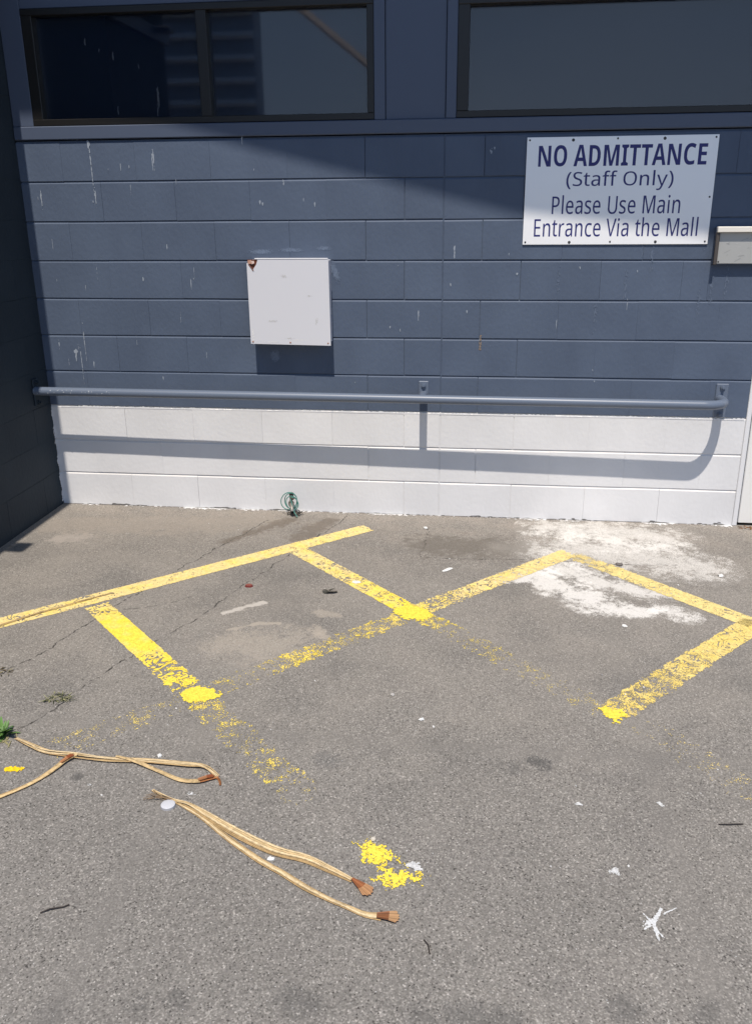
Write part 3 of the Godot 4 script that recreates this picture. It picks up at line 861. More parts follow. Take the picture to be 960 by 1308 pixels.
# ---------------------------------------------------------------- yellow markings
# One painted line from p to q on the ground. cover: values along it, 1 whole, 0 gone. crack: how strongly the paint has split into plates.
func line_mark(called: String, label: String, p: Vector2, q: Vector2, wide: float, cover: Array, crack: Array, fresh: Color, old: Color, age: Array, plate := 1.0, parent: Node3D = null) -> void:
	var m := MB.new()
	var l := p.distance_to(q)
	var u := Vector3(q.x - p.x, 0, q.y - p.y) / l
	var w := Vector3(-u.z, 0, u.x)
	var sd := p.x * 7.3 + q.y * 3.1
	var pick := func(list: Array, t: float) -> float:
		var s := clampf(t, 0, 0.9999) * (list.size() - 1)
		return lerpf(list[int(s)], list[int(s) + 1], s - int(s))
	var f := func(a: float, b: float) -> float:
		var t := a / l
		var x := p.x + u.x * a + w.x * b
		var z := p.y + u.z * a + w.z * b
		var cov: float = pick.call(cover, t)
		var fine := na.get_noise_2d(x * 55 + sd, z * 55)
		var mid := na.get_noise_2d(x * 17, z * 17 + sd)
		var grit := na.get_noise_2d(x * 130, z * 130 + sd)
		var dust := na.get_noise_2d(x * 240 + sd, z * 240)
		var loose := clampf(1.45 - cov, 0.15, 1.0)
		var s := cov * 2.1 - 1.05 + fine * (0.75 if plate < 1.9 else 0.4) + mid * 0.8 + (grit * 0.9 + dust * (0.9 if plate < 1.9 else 1.5)) * loose
		var ragged := maxf(0.0015, 0.003 + 0.012 * (1.0 - cov))
		s = minf(s, (wide / 2 - absf(b) + ragged * (mid + fine) * 1.6) * 90)
		s = minf(s, (minf(a, l - a) + 0.012 * (mid + fine)) * 90)
		var ck: float = pick.call(crack, t)
		if ck > 0.05:
			var e := nc.get_noise_2d(x * 10 * plate + 3.0 * na.get_noise_2d(x * 9, z * 9), z * 10 * plate + 3.0 * na.get_noise_2d(x * 9 + 40, z * 9)) + 1.0
			s = minf(s, (e - ck * (0.4 + 0.5 * na.get_noise_2d(x * 12 + 70, z * 12))) * 9)
		return s
	var tone := func(a: float, b: float) -> Color:
		var x := p.x + u.x * a + w.x * b
		var z := p.y + u.z * a + w.z * b
		var k: float = clampf(pick.call(age, a / l) + 0.5 * na.get_noise_2d(x * 11 + 5, z * 11), 0, 1)
		return fresh.lerp(old, k) * (0.98 + 0.16 * na.get_noise_2d(x * 40, z * 40 + 9) + 0.16 * na.get_noise_2d(x * 200, z * 200))
	flakes(m, Vector3(p.x, 0.0014, p.y), u, w, -0.012, l + 0.012, -wide / 2 - 0.012, wide / 2 + 0.012, 0.0025 if plate < 1.9 else 0.0021, f, tone)
	var o := obj(called, m, mats.paint, parent)
	if parent == null: tag(o, label, "painted line", "yellow lines painted on the asphalt")

func blot(label: String, at: Vector2, rx: float, rz: float, turn: float, cov: float, col: Color, rough := 1.0, lift := 0.0022, called := "paint_patch", cat := "paint patch", group := "bright yellow paint patches") -> void:
	var m := MB.new()
	var u := Vector3(cos(turn), 0, sin(turn))
	var w := Vector3(-u.z, 0, u.x)
	var sd := at.x * 31 + at.y * 17
	var f := func(a: float, b: float) -> float:
		var d := sqrt(pow(a / rx, 2.0) + pow(b / rz, 2.0))
		var fine := na.get_noise_2d(a * 60 + sd, b * 60)
		var mid := na.get_noise_2d(a * 20 + sd, b * 20)
		var tiny := na.get_noise_2d(a * 190, b * 190 + sd)
		var hole: float = 9.0 if rough < 1.2 else (nc.get_noise_2d((at.x + a) * 75, (at.y + b) * 75) + 1.0 - 0.02 - 0.20 * mid) * 4.0
		return minf(hole, (1.0 - d) * 1.6 + rough * (fine * 0.8 + mid * 1.0 + tiny * 0.9 * clampf(1.6 - cov, 0, 1)) + (cov - 1.0) * (1.3 + 0.6 * fine))
	var tone := func(a: float, b: float) -> Color: return col * (0.98 + 0.2 * na.get_noise_2d(a * 50 + sd, b * 50) + 0.16 * na.get_noise_2d(a * 200, b * 200 + sd))
	flakes(m, Vector3(at.x, lift, at.y), u, w, -rx * 1.5, rx * 1.5, -rz * 1.5, rz * 1.5, minf(0.0024, rz / 7), f, tone)
	tag(obj(called, m, mats.paint), label, cat, group)

func make_markings() -> void:
	var fresh := Color(0.90, 0.68, 0.08)
	var old := Color(0.80, 0.625, 0.27)
	var dusty := Color(0.74, 0.585, 0.235)
	line_mark("yellow_line", "long pale yellow line with split paint running left to right nearest the wall", Vector2(-1.95, 1.70), Vector2(-0.37, 0.235), 0.104, [1.5, 1.45, 1.5, 1.5, 1.5, 1.45], [0.13, 0.17, 0.13, 0.10, 0.17, 0.13], fresh, old, [0.95, 0.9, 0.95, 0.9, 0.85, 1.0], 0.6)
	line_mark("yellow_line", "bright yellow line at the left, solid then breaking up towards its near end", Vector2(-1.445, 1.335), Vector2(-0.82, 1.965), 0.108, [1.25, 1.15, 1.75, 1.75, 1.75, 1.6, 0.95, 0.85, 0.68], [0.35, 0.25, 0.0, 0.03, 0.03, 0.1, 0.5, 0.4, 0.3], fresh, old, [0.75, 0.5, 0.0, 0.0, 0.1, 0.2, 0.05, 0.0, 0.0], 1.3)
	line_mark("yellow_line", "cracked yellow line slanting from the long line to the middle crossing", Vector2(-0.685, 0.60), Vector2(-0.06, 1.235), 0.104, [1.3, 1.3, 1.2, 1.1, 1.15, 1.3], [0.2, 0.26, 0.3, 0.3, 0.26, 0.12], fresh, old, [0.9, 0.9, 0.75, 0.55, 0.3, 0.05], 0.95)
	line_mark("yellow_line", "pale yellow line from the middle crossing up to the white powder", Vector2(-0.02, 1.235), Vector2(0.685, 0.495), 0.104, [0.62, 0.72, 1.05, 1.2, 1.25, 1.15, 0.95], [0.3, 0.35, 0.32, 0.28, 0.24, 0.2, 0.1], fresh, old, [0.5, 0.7, 0.9, 1, 1, 1, 1], 1.2)
	line_mark("yellow_line", "dusty yellow line running from the white powder to the right edge", Vector2(0.70, 0.52), Vector2(1.39, 1.22), 0.10, [0.45, 0.6, 0.95, 1.1, 1.1, 1.1, 1.25], [0.1, 0.12, 0.16, 0.16, 0.16, 0.16, 0.14], dusty, dusty * 1.08, [0.5, 0.5, 0.5], 5.0)
	line_mark("yellow_line", "speckled yellow line from the right edge down to a near corner", Vector2(1.40, 1.20), Vector2(0.715, 1.965), 0.112, [1.35, 1.2, 1.1, 0.95, 0.7, 0.68, 0.5, 0.6, 0.55], [0.16, 0.18, 0.2, 0.22, 0.22, 0.22, 0.22, 0.22, 0.22], dusty, Color(0.78, 0.58, 0.15), [0.5, 0.5, 0.7], 5.5)
	line_mark("yellow_line", "broken trail of yellow flecks from the middle crossing to the left patch", Vector2(-0.09, 1.32), Vector2(-0.70, 1.955), 0.10, [0.6, 0.36, 0.46, 0.22, 0.36, 0.52, 0.46, 0.14, 0.12, 0.26], [0.2, 0.2], fresh, old, [0.4, 0.2, 0.3], 2.0)
	line_mark("yellow_line", "thinning trail of yellow flecks from the middle crossing to the right corner", Vector2(0.0, 1.29), Vector2(0.69, 1.97), 0.098, [0.7, 0.42, 0.08, 0.22, 0.3, 0.04, 0.2, 0.04, 0.2, 0.1], [0.2, 0.2], fresh, dusty, [0.2, 0.5, 0.8], 2.0)
	line_mark("yellow_line", "scattered yellow flecks trailing from the left patch towards the viewer", Vector2(-0.735, 2.05), Vector2(-0.24, 2.56), 0.11, [0.4, 0.36, 0.22, 0.3, 0.1, 0.2, 0.34, 0.28, 0.1, 0.02], [0.2, 0.2], fresh, dusty, [0.3, 0.4], 2.0)
	line_mark("yellow_line", "faint yellow specks leading left from the left patch to the green weed", Vector2(-0.80, 2.07), Vector2(-1.14, 2.40), 0.10, [0.1, 0.14, 0.16, 0.3, 0.08, 0.12, 0.2, 0.16, 0.02], [0.2, 0.2], dusty, fresh, [0.3, 0.2], 2.0)
	line_mark("yellow_line", "faintest yellow specks at the right, past the near corner", Vector2(0.80, 2.03), Vector2(1.10, 2.42), 0.11, [0.0, 0.06, 0.1, 0.1, 0.13, 0.12], [0.2, 0.2], dusty, dusty, [0.3, 0.2], 2.0)
	blot("bright yellow paint patch at the near end of the solid left line", Vector2(-0.755, 2.012), 0.062, 0.047, 0.1, 1.15, Color(0.88, 0.67, 0.08), 0.55)
	blot("smooth yellow paint patch at the middle crossing of the lines", Vector2(-0.045, 1.262), 0.068, 0.055, 0.3, 1.25, Color(0.88, 0.67, 0.08), 0.4)
	blot("flaky lemon yellow paint patch at the right near corner", Vector2(0.708, 1.975), 0.046, 0.036, 0.9, 1.0, Color(0.88, 0.67, 0.08), 1.1)
	blot("ragged yellow paint patch beside the lower dead leaf bundle, the one farther from its tip", Vector2(-0.02, 2.755), 0.055, 0.04, 0.7, 0.85, Color(0.88, 0.67, 0.08), 1.3)
	blot("lacy yellow paint patch next to a white blob beside the lower leaf bundle", Vector2(0.045, 2.835), 0.06, 0.04, -0.2, 0.72, Color(0.88, 0.67, 0.08), 1.4)
	blot("small yellow paint fleck by the left edge below the weed", Vector2(-1.202, 2.507), 0.028, 0.014, -0.2, 1.0, Color(0.9, 0.6, 0.02), 0.8)
	var white := Color(0.56, 0.555, 0.54)
	var wg := "white splashes on the asphalt"
	blot("white blob beside the lacy yellow patch", Vector2(0.088, 2.79), 0.02, 0.016, 0.5, 0.95, white, 0.9, 0.0026, "white_splash", "splash", wg)
	blot("round grainy white splash above the branching splash at lower right", Vector2(0.615, 2.751), 0.018, 0.016, 0.5, 0.7, white, 1.3, 0.0015, "white_splash", "splash", wg)
	blot("small white splash up and right of the grainy round one", Vector2(0.784, 2.455), 0.013, 0.008, 0.9, 0.95, white, 0.8, 0.0015, "white_splash", "splash", wg)
	blot("thin pale splash left of the tip of the upper leaf bundle", Vector2(-0.60, 2.565), 0.016, 0.012, 0.5, 0.55, white, 1.4, 0.0015, "white_splash", "splash", wg)
	blot("small white splash right of the middle of the yard above the twig", Vector2(0.545, 2.48), 0.01, 0.006, 0.2, 0.9, white, 1.0, 0.0015, "white_splash", "splash", wg)
	blot("faint pinkish white splash under the upper leaf bundle", Vector2(-0.93, 2.56), 0.014, 0.012, 0.2, 0.5, white, 1.5, 0.0015, "white_splash", "splash", wg)
	blot("white scrape on the cracked slanting yellow line", Vector2(-0.333, 0.965), 0.022, 0.014, 0.3, 1.0, Color(0.75, 0.74, 0.7), 0.7, 0.0024, "white_splash", "splash", wg)
	# the branching white splash at lower right
	var m := MB.new()
	var arms := [[Vector2(0.684, 2.918), Vector2(0.712, 2.868), 0.006], [Vector2(0.684, 2.918), Vector2(0.688, 2.97), 0.005], [Vector2(0.675, 2.925), Vector2(0.66, 2.94), 0.005], [Vector2(0.715, 2.885), Vector2(0.75, 2.862), 0.0025], [Vector2(0.68, 2.915), Vector2(0.665, 2.89), 0.003], [Vector2(0.688, 2.94), Vector2(0.7, 2.96), 0.003], [Vector2(0.672, 2.92), Vector2(0.692, 2.905), 0.009]]
	var f := func(a: float, b: float) -> float:
		var at := Vector2(0.70 + a, 2.915 + b)
		var best := -1.0
		for s in arms:
			var t: float = clampf((at - s[0]).dot(s[1] - s[0]) / (s[1] - s[0]).length_squared(), 0, 1)
			best = maxf(best, 1.0 - at.distance_to(s[0].lerp(s[1], t)) / (s[2] * (0.95 - 0.45 * t)))
		return best + 1.0 * na.get_noise_2d(a * 120, b * 120)
	flakes(m, Vector3(0.70, 0.0016, 2.915), Vector3(1, 0, 0), Vector3(0, 0, 1), -0.07, 0.07, -0.07, 0.07, 0.0016, f, func(_a, _b): return Color(0.6, 0.6, 0.59))
	tag(obj("white_splash", m, mats.paint), "large branching white splash at lower right of the yard", "splash", wg)
	# white paint dripped along the foot of the wall
	var w := MB.new()
	flakes(w, Vector3(0, 0.0016, 0.0), Vector3(1, 0, 0), Vector3(0, 0, 1), -2.15, 1.6, 0.0, 0.05, 0.003, func(a, b): return 0.15 - b * 34 + 1.3 * na.get_noise_2d(a * 4, 2.0) + 1.1 * na.get_noise_2d(a * 36, b * 60), func(_a, _b): return Color(0.70, 0.69, 0.67))
	var o := obj("paint_drips", w, mats.paint)
	o.set_meta("kind", "stuff")
	tag(o, "white paint dripped on the asphalt along the foot of the wall", "paint drips")

# ---------------------------------------------------------------- leaves, weeds, litter
# A dry strap leaf: points are (x, z, height, half width). Its cross-section is a shallow folded V.
func strap(m: MB, pts: Array, tone: Color, tip = null, tail := 0.0) -> void:
	var p := curve(pts, 12)
	var last := []
	for i in p.size():
		var a: Vector4 = p[i]
		var d: Vector4 = p[mini(i + 1, p.size() - 1)] - p[maxi(i - 1, 0)]
		var t := Vector3(d.x, d.z, d.y).normalized()
		var s := t.cross(Vector3.UP).normalized()
		var c := Vector3(a.x, a.z + 0.001, a.y)
		c.y = 0.001 + a.z * 0.5
		var row := [c - s * a.w + Vector3(0, a.w * 0.12, 0), c - s * a.w * 0.4, c + s * a.w * 0.25 + Vector3(0, a.w * 0.1, 0), c + s * a.w + Vector3(0, a.w * 0.05, 0)]
		if last.size():
			var along := float(i) / p.size()
			for k in 3:
				var g := 1.0 + 0.3 * na.get_noise_2d(a.x * 14 + k * 20, a.y * 14 + k * 7.0) + 0.26 * sin(k * 2.4 + tone.g * 60) + 0.34 * na.get_noise_2d(a.x * 70 + k * 9.0 + tone.r * 50, a.y * 70)
				m.col = tone * g
				if tip != null and along > 1.0 - tail: m.col = tip * g
				m.quad(last[k], last[k + 1], row[k + 1], row[k])
		last = row

func offset(pts: Array, by: float, up: float, wid: float, wob: float, sd: float) -> Array:
	var out := []
	for i in pts.size():
		var a: Vector4 = pts[i]
		var d: Vector4 = pts[mini(i + 1, pts.size() - 1)] - pts[maxi(i - 1, 0)]
		var s := Vector2(-d.y, d.x).normalized()
		var o := by * clampf(a.w / 0.0075, 0.3, 1.25) + wob * clampf(a.w / 0.0075, 0.4, 1.0) * na.get_noise_2d(i * 4.0 + sd * 13, sd * 5)
		out.append(Vector4(a.x + s.x * o, a.y + s.y * o, maxf(0.001, a.z + up + 0.5 * wob * na.get_noise_2d(i * 5.0, sd * 9)), a.w * wid))
	return out

func flare(m: MB, at: Vector3, dir: Vector3, long: float, w0: float, w1: float, c0: Color, c1: Color) -> void:   # the torn brown base of a leaf
	var s := dir.cross(Vector3.UP).normalized()
	for k in 12:
		var a := (k / 12.0 - 0.5) * 2
		var b := ((k + 1) / 12.0 - 0.5) * 2
		var j0 := long * (1.0 + 0.04 * sin(k * 2.3) - 0.16 * a * a)
		var j1 := long * (1.0 + 0.04 * sin((k + 1) * 2.3) - 0.16 * b * b)
		var h := func(x: float) -> Vector3: return Vector3(0, 0.003 + 0.0025 * x * x, 0)
		var p0: Vector3 = at + s * w0 * a + h.call(a)
		var p1: Vector3 = at + s * w0 * b + h.call(b)
		var q0: Vector3 = at + dir * long * 0.55 + s * lerpf(w0, w1, 0.6) * a + h.call(a) * 1.3
		var q1: Vector3 = at + dir * long * 0.55 + s * lerpf(w0, w1, 0.6) * b + h.call(b) * 1.3
		m.col = c0 * rng.randf_range(0.55, 1.35)
		m.quad(p1, p0, q0, q1)
		m.col = c1 * rng.randf_range(0.75, 1.25)
		m.quad(q1, q0, at + dir * j0 + s * w1 * a + h.call(a), at + dir * j1 + s * w1 * b + h.call(b))

func make_leaves() -> void:
	var tan_ := Color(0.54, 0.39, 0.20)
	var pale := Color(0.66, 0.51, 0.30)
	var brown := Color(0.38, 0.255, 0.12)
	var red := Color(0.22, 0.065, 0.025)
	# upper bundle
	var t := thing("dead_leaf_bundle", "upper bundle of dry tan strap leaves running from the green weed", "dead leaf")
	var main := [Vector4(-1.275, 2.352, 0.012, 0.004), Vector4(-1.20, 2.388, 0.015, 0.006), Vector4(-1.138, 2.413, 0.012, 0.007), Vector4(-1.038, 2.425, 0.014, 0.008), Vector4(-0.92, 2.43, 0.012, 0.008), Vector4(-0.80, 2.425, 0.012, 0.008), Vector4(-0.66, 2.428, 0.014, 0.007), Vector4(-0.60, 2.44, 0.016, 0.006), Vector4(-0.548, 2.478, 0.01, 0.004)]
	for k in 6:
		var m := MB.new()
		strap(m, offset(main, (k - 2.5) * 0.0037, 0.002 * (k % 2), 0.34, 0.010, k + 1.0), [tan_, pale, tan_ * 0.85, pale, tan_, brown][k])
		obj("leaf_strand", m, mats.leaf, t)
	var m2 := MB.new()
	strap(m2, [Vector4(-0.90, 2.418, 0.022, 0.004), Vector4(-0.83, 2.436, 0.02, 0.007), Vector4(-0.74, 2.472, 0.012, 0.007), Vector4(-0.66, 2.506, 0.01, 0.008), Vector4(-0.605, 2.508, 0.012, 0.009), Vector4(-0.57, 2.492, 0.012, 0.008), Vector4(-0.545, 2.478, 0.01, 0.004)], tan_, Color(0.36, 0.15, 0.06), 0.3)
	obj("leaf_strand", m2, mats.leaf, t)
	m2 = MB.new()
	strap(m2, [Vector4(-1.03, 2.42, 0.02, 0.009), Vector4(-1.055, 2.455, 0.015, 0.01), Vector4(-1.075, 2.51, 0.008, 0.009), Vector4(-1.11, 2.575, 0.006, 0.008), Vector4(-1.17, 2.645, 0.005, 0.007), Vector4(-1.24, 2.71, 0.005, 0.005)], tan_)
	strap(m2, [Vector4(-1.035, 2.425, 0.018, 0.006), Vector4(-1.06, 2.46, 0.014, 0.006), Vector4(-1.083, 2.512, 0.007, 0.005), Vector4(-1.12, 2.58, 0.006, 0.004), Vector4(-1.2, 2.66, 0.004, 0.003)], brown)
	obj("leaf_strand", m2, mats.leaf, t)
	m2 = MB.new()
	flare(m2, Vector3(-1.062, 0.006, 2.468), Vector3(0.45, 0.05, -0.88).normalized(), 0.05, 0.006, 0.010, Color(0.36, 0.16, 0.07), red)
	obj("leaf_base", m2, mats.leaf, t)
	m2 = MB.new()
	flare(m2, Vector3(-0.60, 0.006, 2.506), Vector3(0.85, 0.03, -0.5).normalized(), 0.05, 0.007, 0.009, Color(0.36, 0.16, 0.07), red)
	strap(m2, [Vector4(-0.56, 2.478, 0.012, 0.004), Vector4(-0.54, 2.49, 0.008, 0.004), Vector4(-0.528, 2.515, 0.003, 0.003)], Color(0.2, 0.08, 0.03))
	obj("leaf_base", m2, mats.leaf, t)
	# lower bundle
	t = thing("dead_leaf_bundle", "lower bundle of dry tan strap leaves forking to two brown flared bases", "dead leaf")
	var ua := [[-0.726, 2.559, 0.5], [-0.656, 2.599, 0.8], [-0.597, 2.614, 1.0], [-0.531, 2.653, 1.3], [-0.416, 2.72, 1.6], [-0.302, 2.774, 1.7], [-0.207, 2.797, 1.5], [-0.138, 2.827, 1.15], [-0.069, 2.862, 0.75]]
	var la := [[-0.64, 2.607, 0.5], [-0.546, 2.661, 0.8], [-0.434, 2.748, 1.1], [-0.332, 2.817, 1.3], [-0.258, 2.858, 1.3], [-0.186, 2.903, 1.2], [-0.119, 2.936, 1.1], [-0.072, 2.955, 1.1], [-0.023, 2.974, 1.3], [0.02, 2.977, 1.7]]
	# [path, offset across, half width, lift, tone]
	for q in [[ua, -0.0052, 0.0021, 0.010, pale], [ua, -0.0022, 0.0020, 0.013, tan_], [ua, 0.0012, 0.0024, 0.011, pale], [ua, 0.0046, 0.0016, 0.008, brown], [ua, 0.0072, 0.0010, 0.007, brown], [la, -0.0034, 0.0019, 0.008, tan_], [la, 0.0, 0.0026, 0.010, pale], [la, 0.0034, 0.0017, 0.007, brown], [la, -0.0060, 0.0009, 0.006, brown]]:
		var m := MB.new()
		var pts := []
		for k in q[0].size():
			var p: Array = q[0][k]
			pts.append(Vector4(p[0], p[1], q[3] * (0.5 + 0.5 * sin(PI * k / (q[0].size() - 1))), q[2] * p[2] * 1.25))
		var moved := offset(pts, 0.0, 0.0, 1.0, 0.0, 1.0)
		for k in moved.size():
			var v: Vector4 = moved[k]
			var d: Vector4 = pts[mini(k + 1, pts.size() - 1)] - pts[maxi(k - 1, 0)]
			var n2: Vector2 = Vector2(-d.y, d.x).normalized() * (q[1] * 1.3 * q[0][k][2] + 0.003 * na.get_noise_2d(k * 3.0, q[1] * 4000))
			moved[k] = Vector4(v.x + n2.x, v.y + n2.y, v.z, v.w)
		strap(m, moved, q[4])
		obj("leaf_strand", m, mats.leaf, t)
	var m3 := MB.new()
	flare(m3, Vector3(-0.072, 0.004, 2.860), Vector3(0.76, 0.0, 0.65).normalized(), 0.074, 0.004, 0.019, Color(0.27, 0.10, 0.04), Color(0.40, 0.21, 0.10))
	obj("leaf_base", m3, mats.leaf, t)
	m3 = MB.new()
	flare(m3, Vector3(0.008, 0.003, 2.9765), Vector3(1.0, 0.0, 0.0).normalized(), 0.056, 0.0085, 0.019, Color(0.22, 0.09, 0.04), Color(0.38, 0.22, 0.11))
	obj("leaf_base", m3, mats.leaf, t)
	m3 = MB.new()
	for k in 9:
		var a := Vector3(-0.64 + rng.randf_range(-0.03, 0.02), 0.006, 2.60 + rng.randf_range(-0.01, 0.012))
		m3.col = Color(0.22, 0.15, 0.09)
		m3.tube([a, a + Vector3(-0.04, 0.006, -0.012 + 0.02 * rng.randf()), a + Vector3(-0.07, 0.0, rng.randf_range(-0.035, 0.02))], [0.0009], 4, false)
	obj("leaf_fibres", m3, mats.leaf, t).set_meta("kind", "stuff")
	# long thin leaf on the yellow line
	t = thing("dead_leaf", "long thin brown dry leaf lying along the lower edge of the long yellow line", "dead leaf")
	for k in 3:
		var m := MB.new()
		strap(m, offset([Vector4(-1.95, 1.77, 0.004, 0.005), Vector4(-1.78, 1.58, 0.006, 0.006), Vector4(-1.68, 1.46, 0.006, 0.006), Vector4(-1.56, 1.335, 0.007, 0.005), Vector4(-1.47, 1.25, 0.005, 0.004), Vector4(-1.42, 1.205, 0.004, 0.002)], (k - 1) * 0.006, 0.001 * k, 0.45, 0.012, k + 31.0), [brown, tan_, brown * 0.85][k])
		obj("leaf_strand", m, mats.leaf, t)

func blade(m: MB, root: Vector3, dir: Vector3, long: float, w: float, droop: float, col: Color) -> void:
	var side := dir.cross(Vector3.UP).normalized()
	var last := []
	for k in 6:
		var s := k / 5.0
		var c := root + dir * long * s + Vector3(0, -droop * s * s, 0)
		c.y = maxf(c.y, 0.002)
		var wd := w * sin(PI * clampf(s * 0.85 + 0.12, 0, 1))
		var row := [c - side * wd + Vector3(0, wd * 0.5, 0), c, c + side * wd + Vector3(0, wd * 0.5, 0)]
		if last.size():
			m.col = col * (0.85 + 0.3 * s)
			m.quad(last[0], last[1], row[1], row[0])
			m.quad(last[1], last[2], row[2], row[1])
		last = row

func make_plants() -> void:
	var t := thing("green_weed", "leafy green weed growing at the left edge beside the upper leaf bundle", "weed", Vector3(-1.335, 0, 2.335))
	for k in 30:
		var a := rng.randf() * TAU
		var up := rng.randf_range(0.25, 1.4)
		var m := MB.new()
		var g := rng.randf_range(0.6, 1.3)
		blade(m, Vector3(rng.randf_range(-0.02, 0.02), 0.002, rng.randf_range(-0.015, 0.015)), Vector3(cos(a), up, sin(a)).normalized(), rng.randf_range(0.035, 0.075), rng.randf_range(0.004, 0.008), rng.randf_range(0.0, 0.03), Color(0.085, 0.17, 0.04) * g if rng.randf() < 0.75 else Color(0.05, 0.075, 0.05) * g)
		obj("leaf", m, mats.green, t)
	var dry := MB.new()
	for k in 20:
		var a := rng.randf() * TAU
		blade(dry, Vector3(rng.randf_range(-0.03, 0.05), 0.002, rng.randf_range(-0.02, 0.05)), Vector3(cos(a), 0.12, sin(a)).normalized(), rng.randf_range(0.02, 0.05), 0.0018, 0.008, Color(0.30, 0.27, 0.14))
	obj("dry_stems", dry, mats.leaf, t).set_meta("kind", "stuff")
	var m := MB.new()
	for k in 60:
		var a := rng.randf() * TAU
		var g := rng.randf_range(0.5, 1.2)
		blade(m, Vector3(rng.randf_range(-0.04, 0.045), 0.002, rng.randf_range(-0.025, 0.025)), Vector3(cos(a), rng.randf_range(0.05, 0.7), sin(a)).normalized(), rng.randf_range(0.015, 0.045), rng.randf_range(0.0010, 0.0022), 0.006, (Color(0.30, 0.29, 0.15) if rng.randf() < 0.65 else Color(0.06, 0.07, 0.03)) * g)
	var o := obj("grass_tuft", m, mats.leaf)
	o.position = Vector3(-1.252, 0, 2.09)
	tag(o, "flattened dry olive grass tuft growing on the crack above the green weed", "grass tuft", "tufts in the cracks")
	m = MB.new()
	for k in 24:
		var a := rng.randf() * TAU
		blade(m, Vector3(rng.randf_range(-0.045, 0.035), 0.002, rng.randf_range(-0.03, 0.03)), Vector3(cos(a), rng.randf_range(0.05, 0.6), sin(a)).normalized(), rng.randf_range(0.012, 0.035), rng.randf_range(0.0012, 0.003), 0.005, [Color(0.10, 0.07, 0.03), Color(0.26, 0.22, 0.10), Color(0.05, 0.05, 0.025)][k % 3])
	o = obj("grass_tuft", m, mats.leaf)
	o.position = Vector3(-1.552, 0, 1.945)
	tag(o, "brown mossy grass tuft on the crack at the left edge, uppermost of the tufts", "grass tuft", "tufts in the cracks")
	m = MB.new()
	for k in 120:
		var s := rng.randf_range(0.003, 0.012)
		var at := Vector3(1.62 + rng.randf_range(0.0, 0.35), 0.003, rng.randf_range(0.005, 0.06))
		var a := rng.randf() * TAU
		var u := Vector3(cos(a), rng.randf_range(-0.1, 0.3), sin(a)) * s
		var w := Vector3(-sin(a), 0.1, cos(a)) * s * 0.5
		m.col = Color(0.22, 0.10, 0.04) * rng.randf_range(0.4, 1.4)
		m.quad(at - u, at + w, at + u, at - w)
	o = obj("leaf_litter", m, mats.leaf)
	o.set_meta("kind", "stuff")
	tag(o, "brown leaf crumbs lying at the foot of the white door", "leaf litter")

func pebble(label: String, at: Vector2, r: Vector3, col: Color, called := "pebble", cat := "pebble", group := "pale stones and chips on the asphalt") -> void:
	var m := MB.new()
	var p := []
	for i in 5:
		var row := []
		var la := PI * (i / 4.0) - PI / 2
		for k in 9:
			var a := TAU * k / 9.0
			var d := Vector3(cos(la) * cos(a), sin(la), cos(la) * sin(a))
			row.append((d * (1.0 + 0.5 * na.get_noise_3d(d.x * 6 + at.x * 40, d.y * 6, d.z * 6 + at.y * 40))) * r + Vector3(0, r.y * 0.7, 0))
		p.append(row)
	m.col = col
	for i in 4:
		for k in 9:
			var l := (k + 1) % 9
			m.quad(p[i][l], p[i][k], p[i + 1][k], p[i + 1][l])
	var o := obj(called, m, mats.paint)
	o.position = Vector3(at.x, 0, at.y)
	o.rotation.y = at.x * 10
	tag(o, label, cat, group)

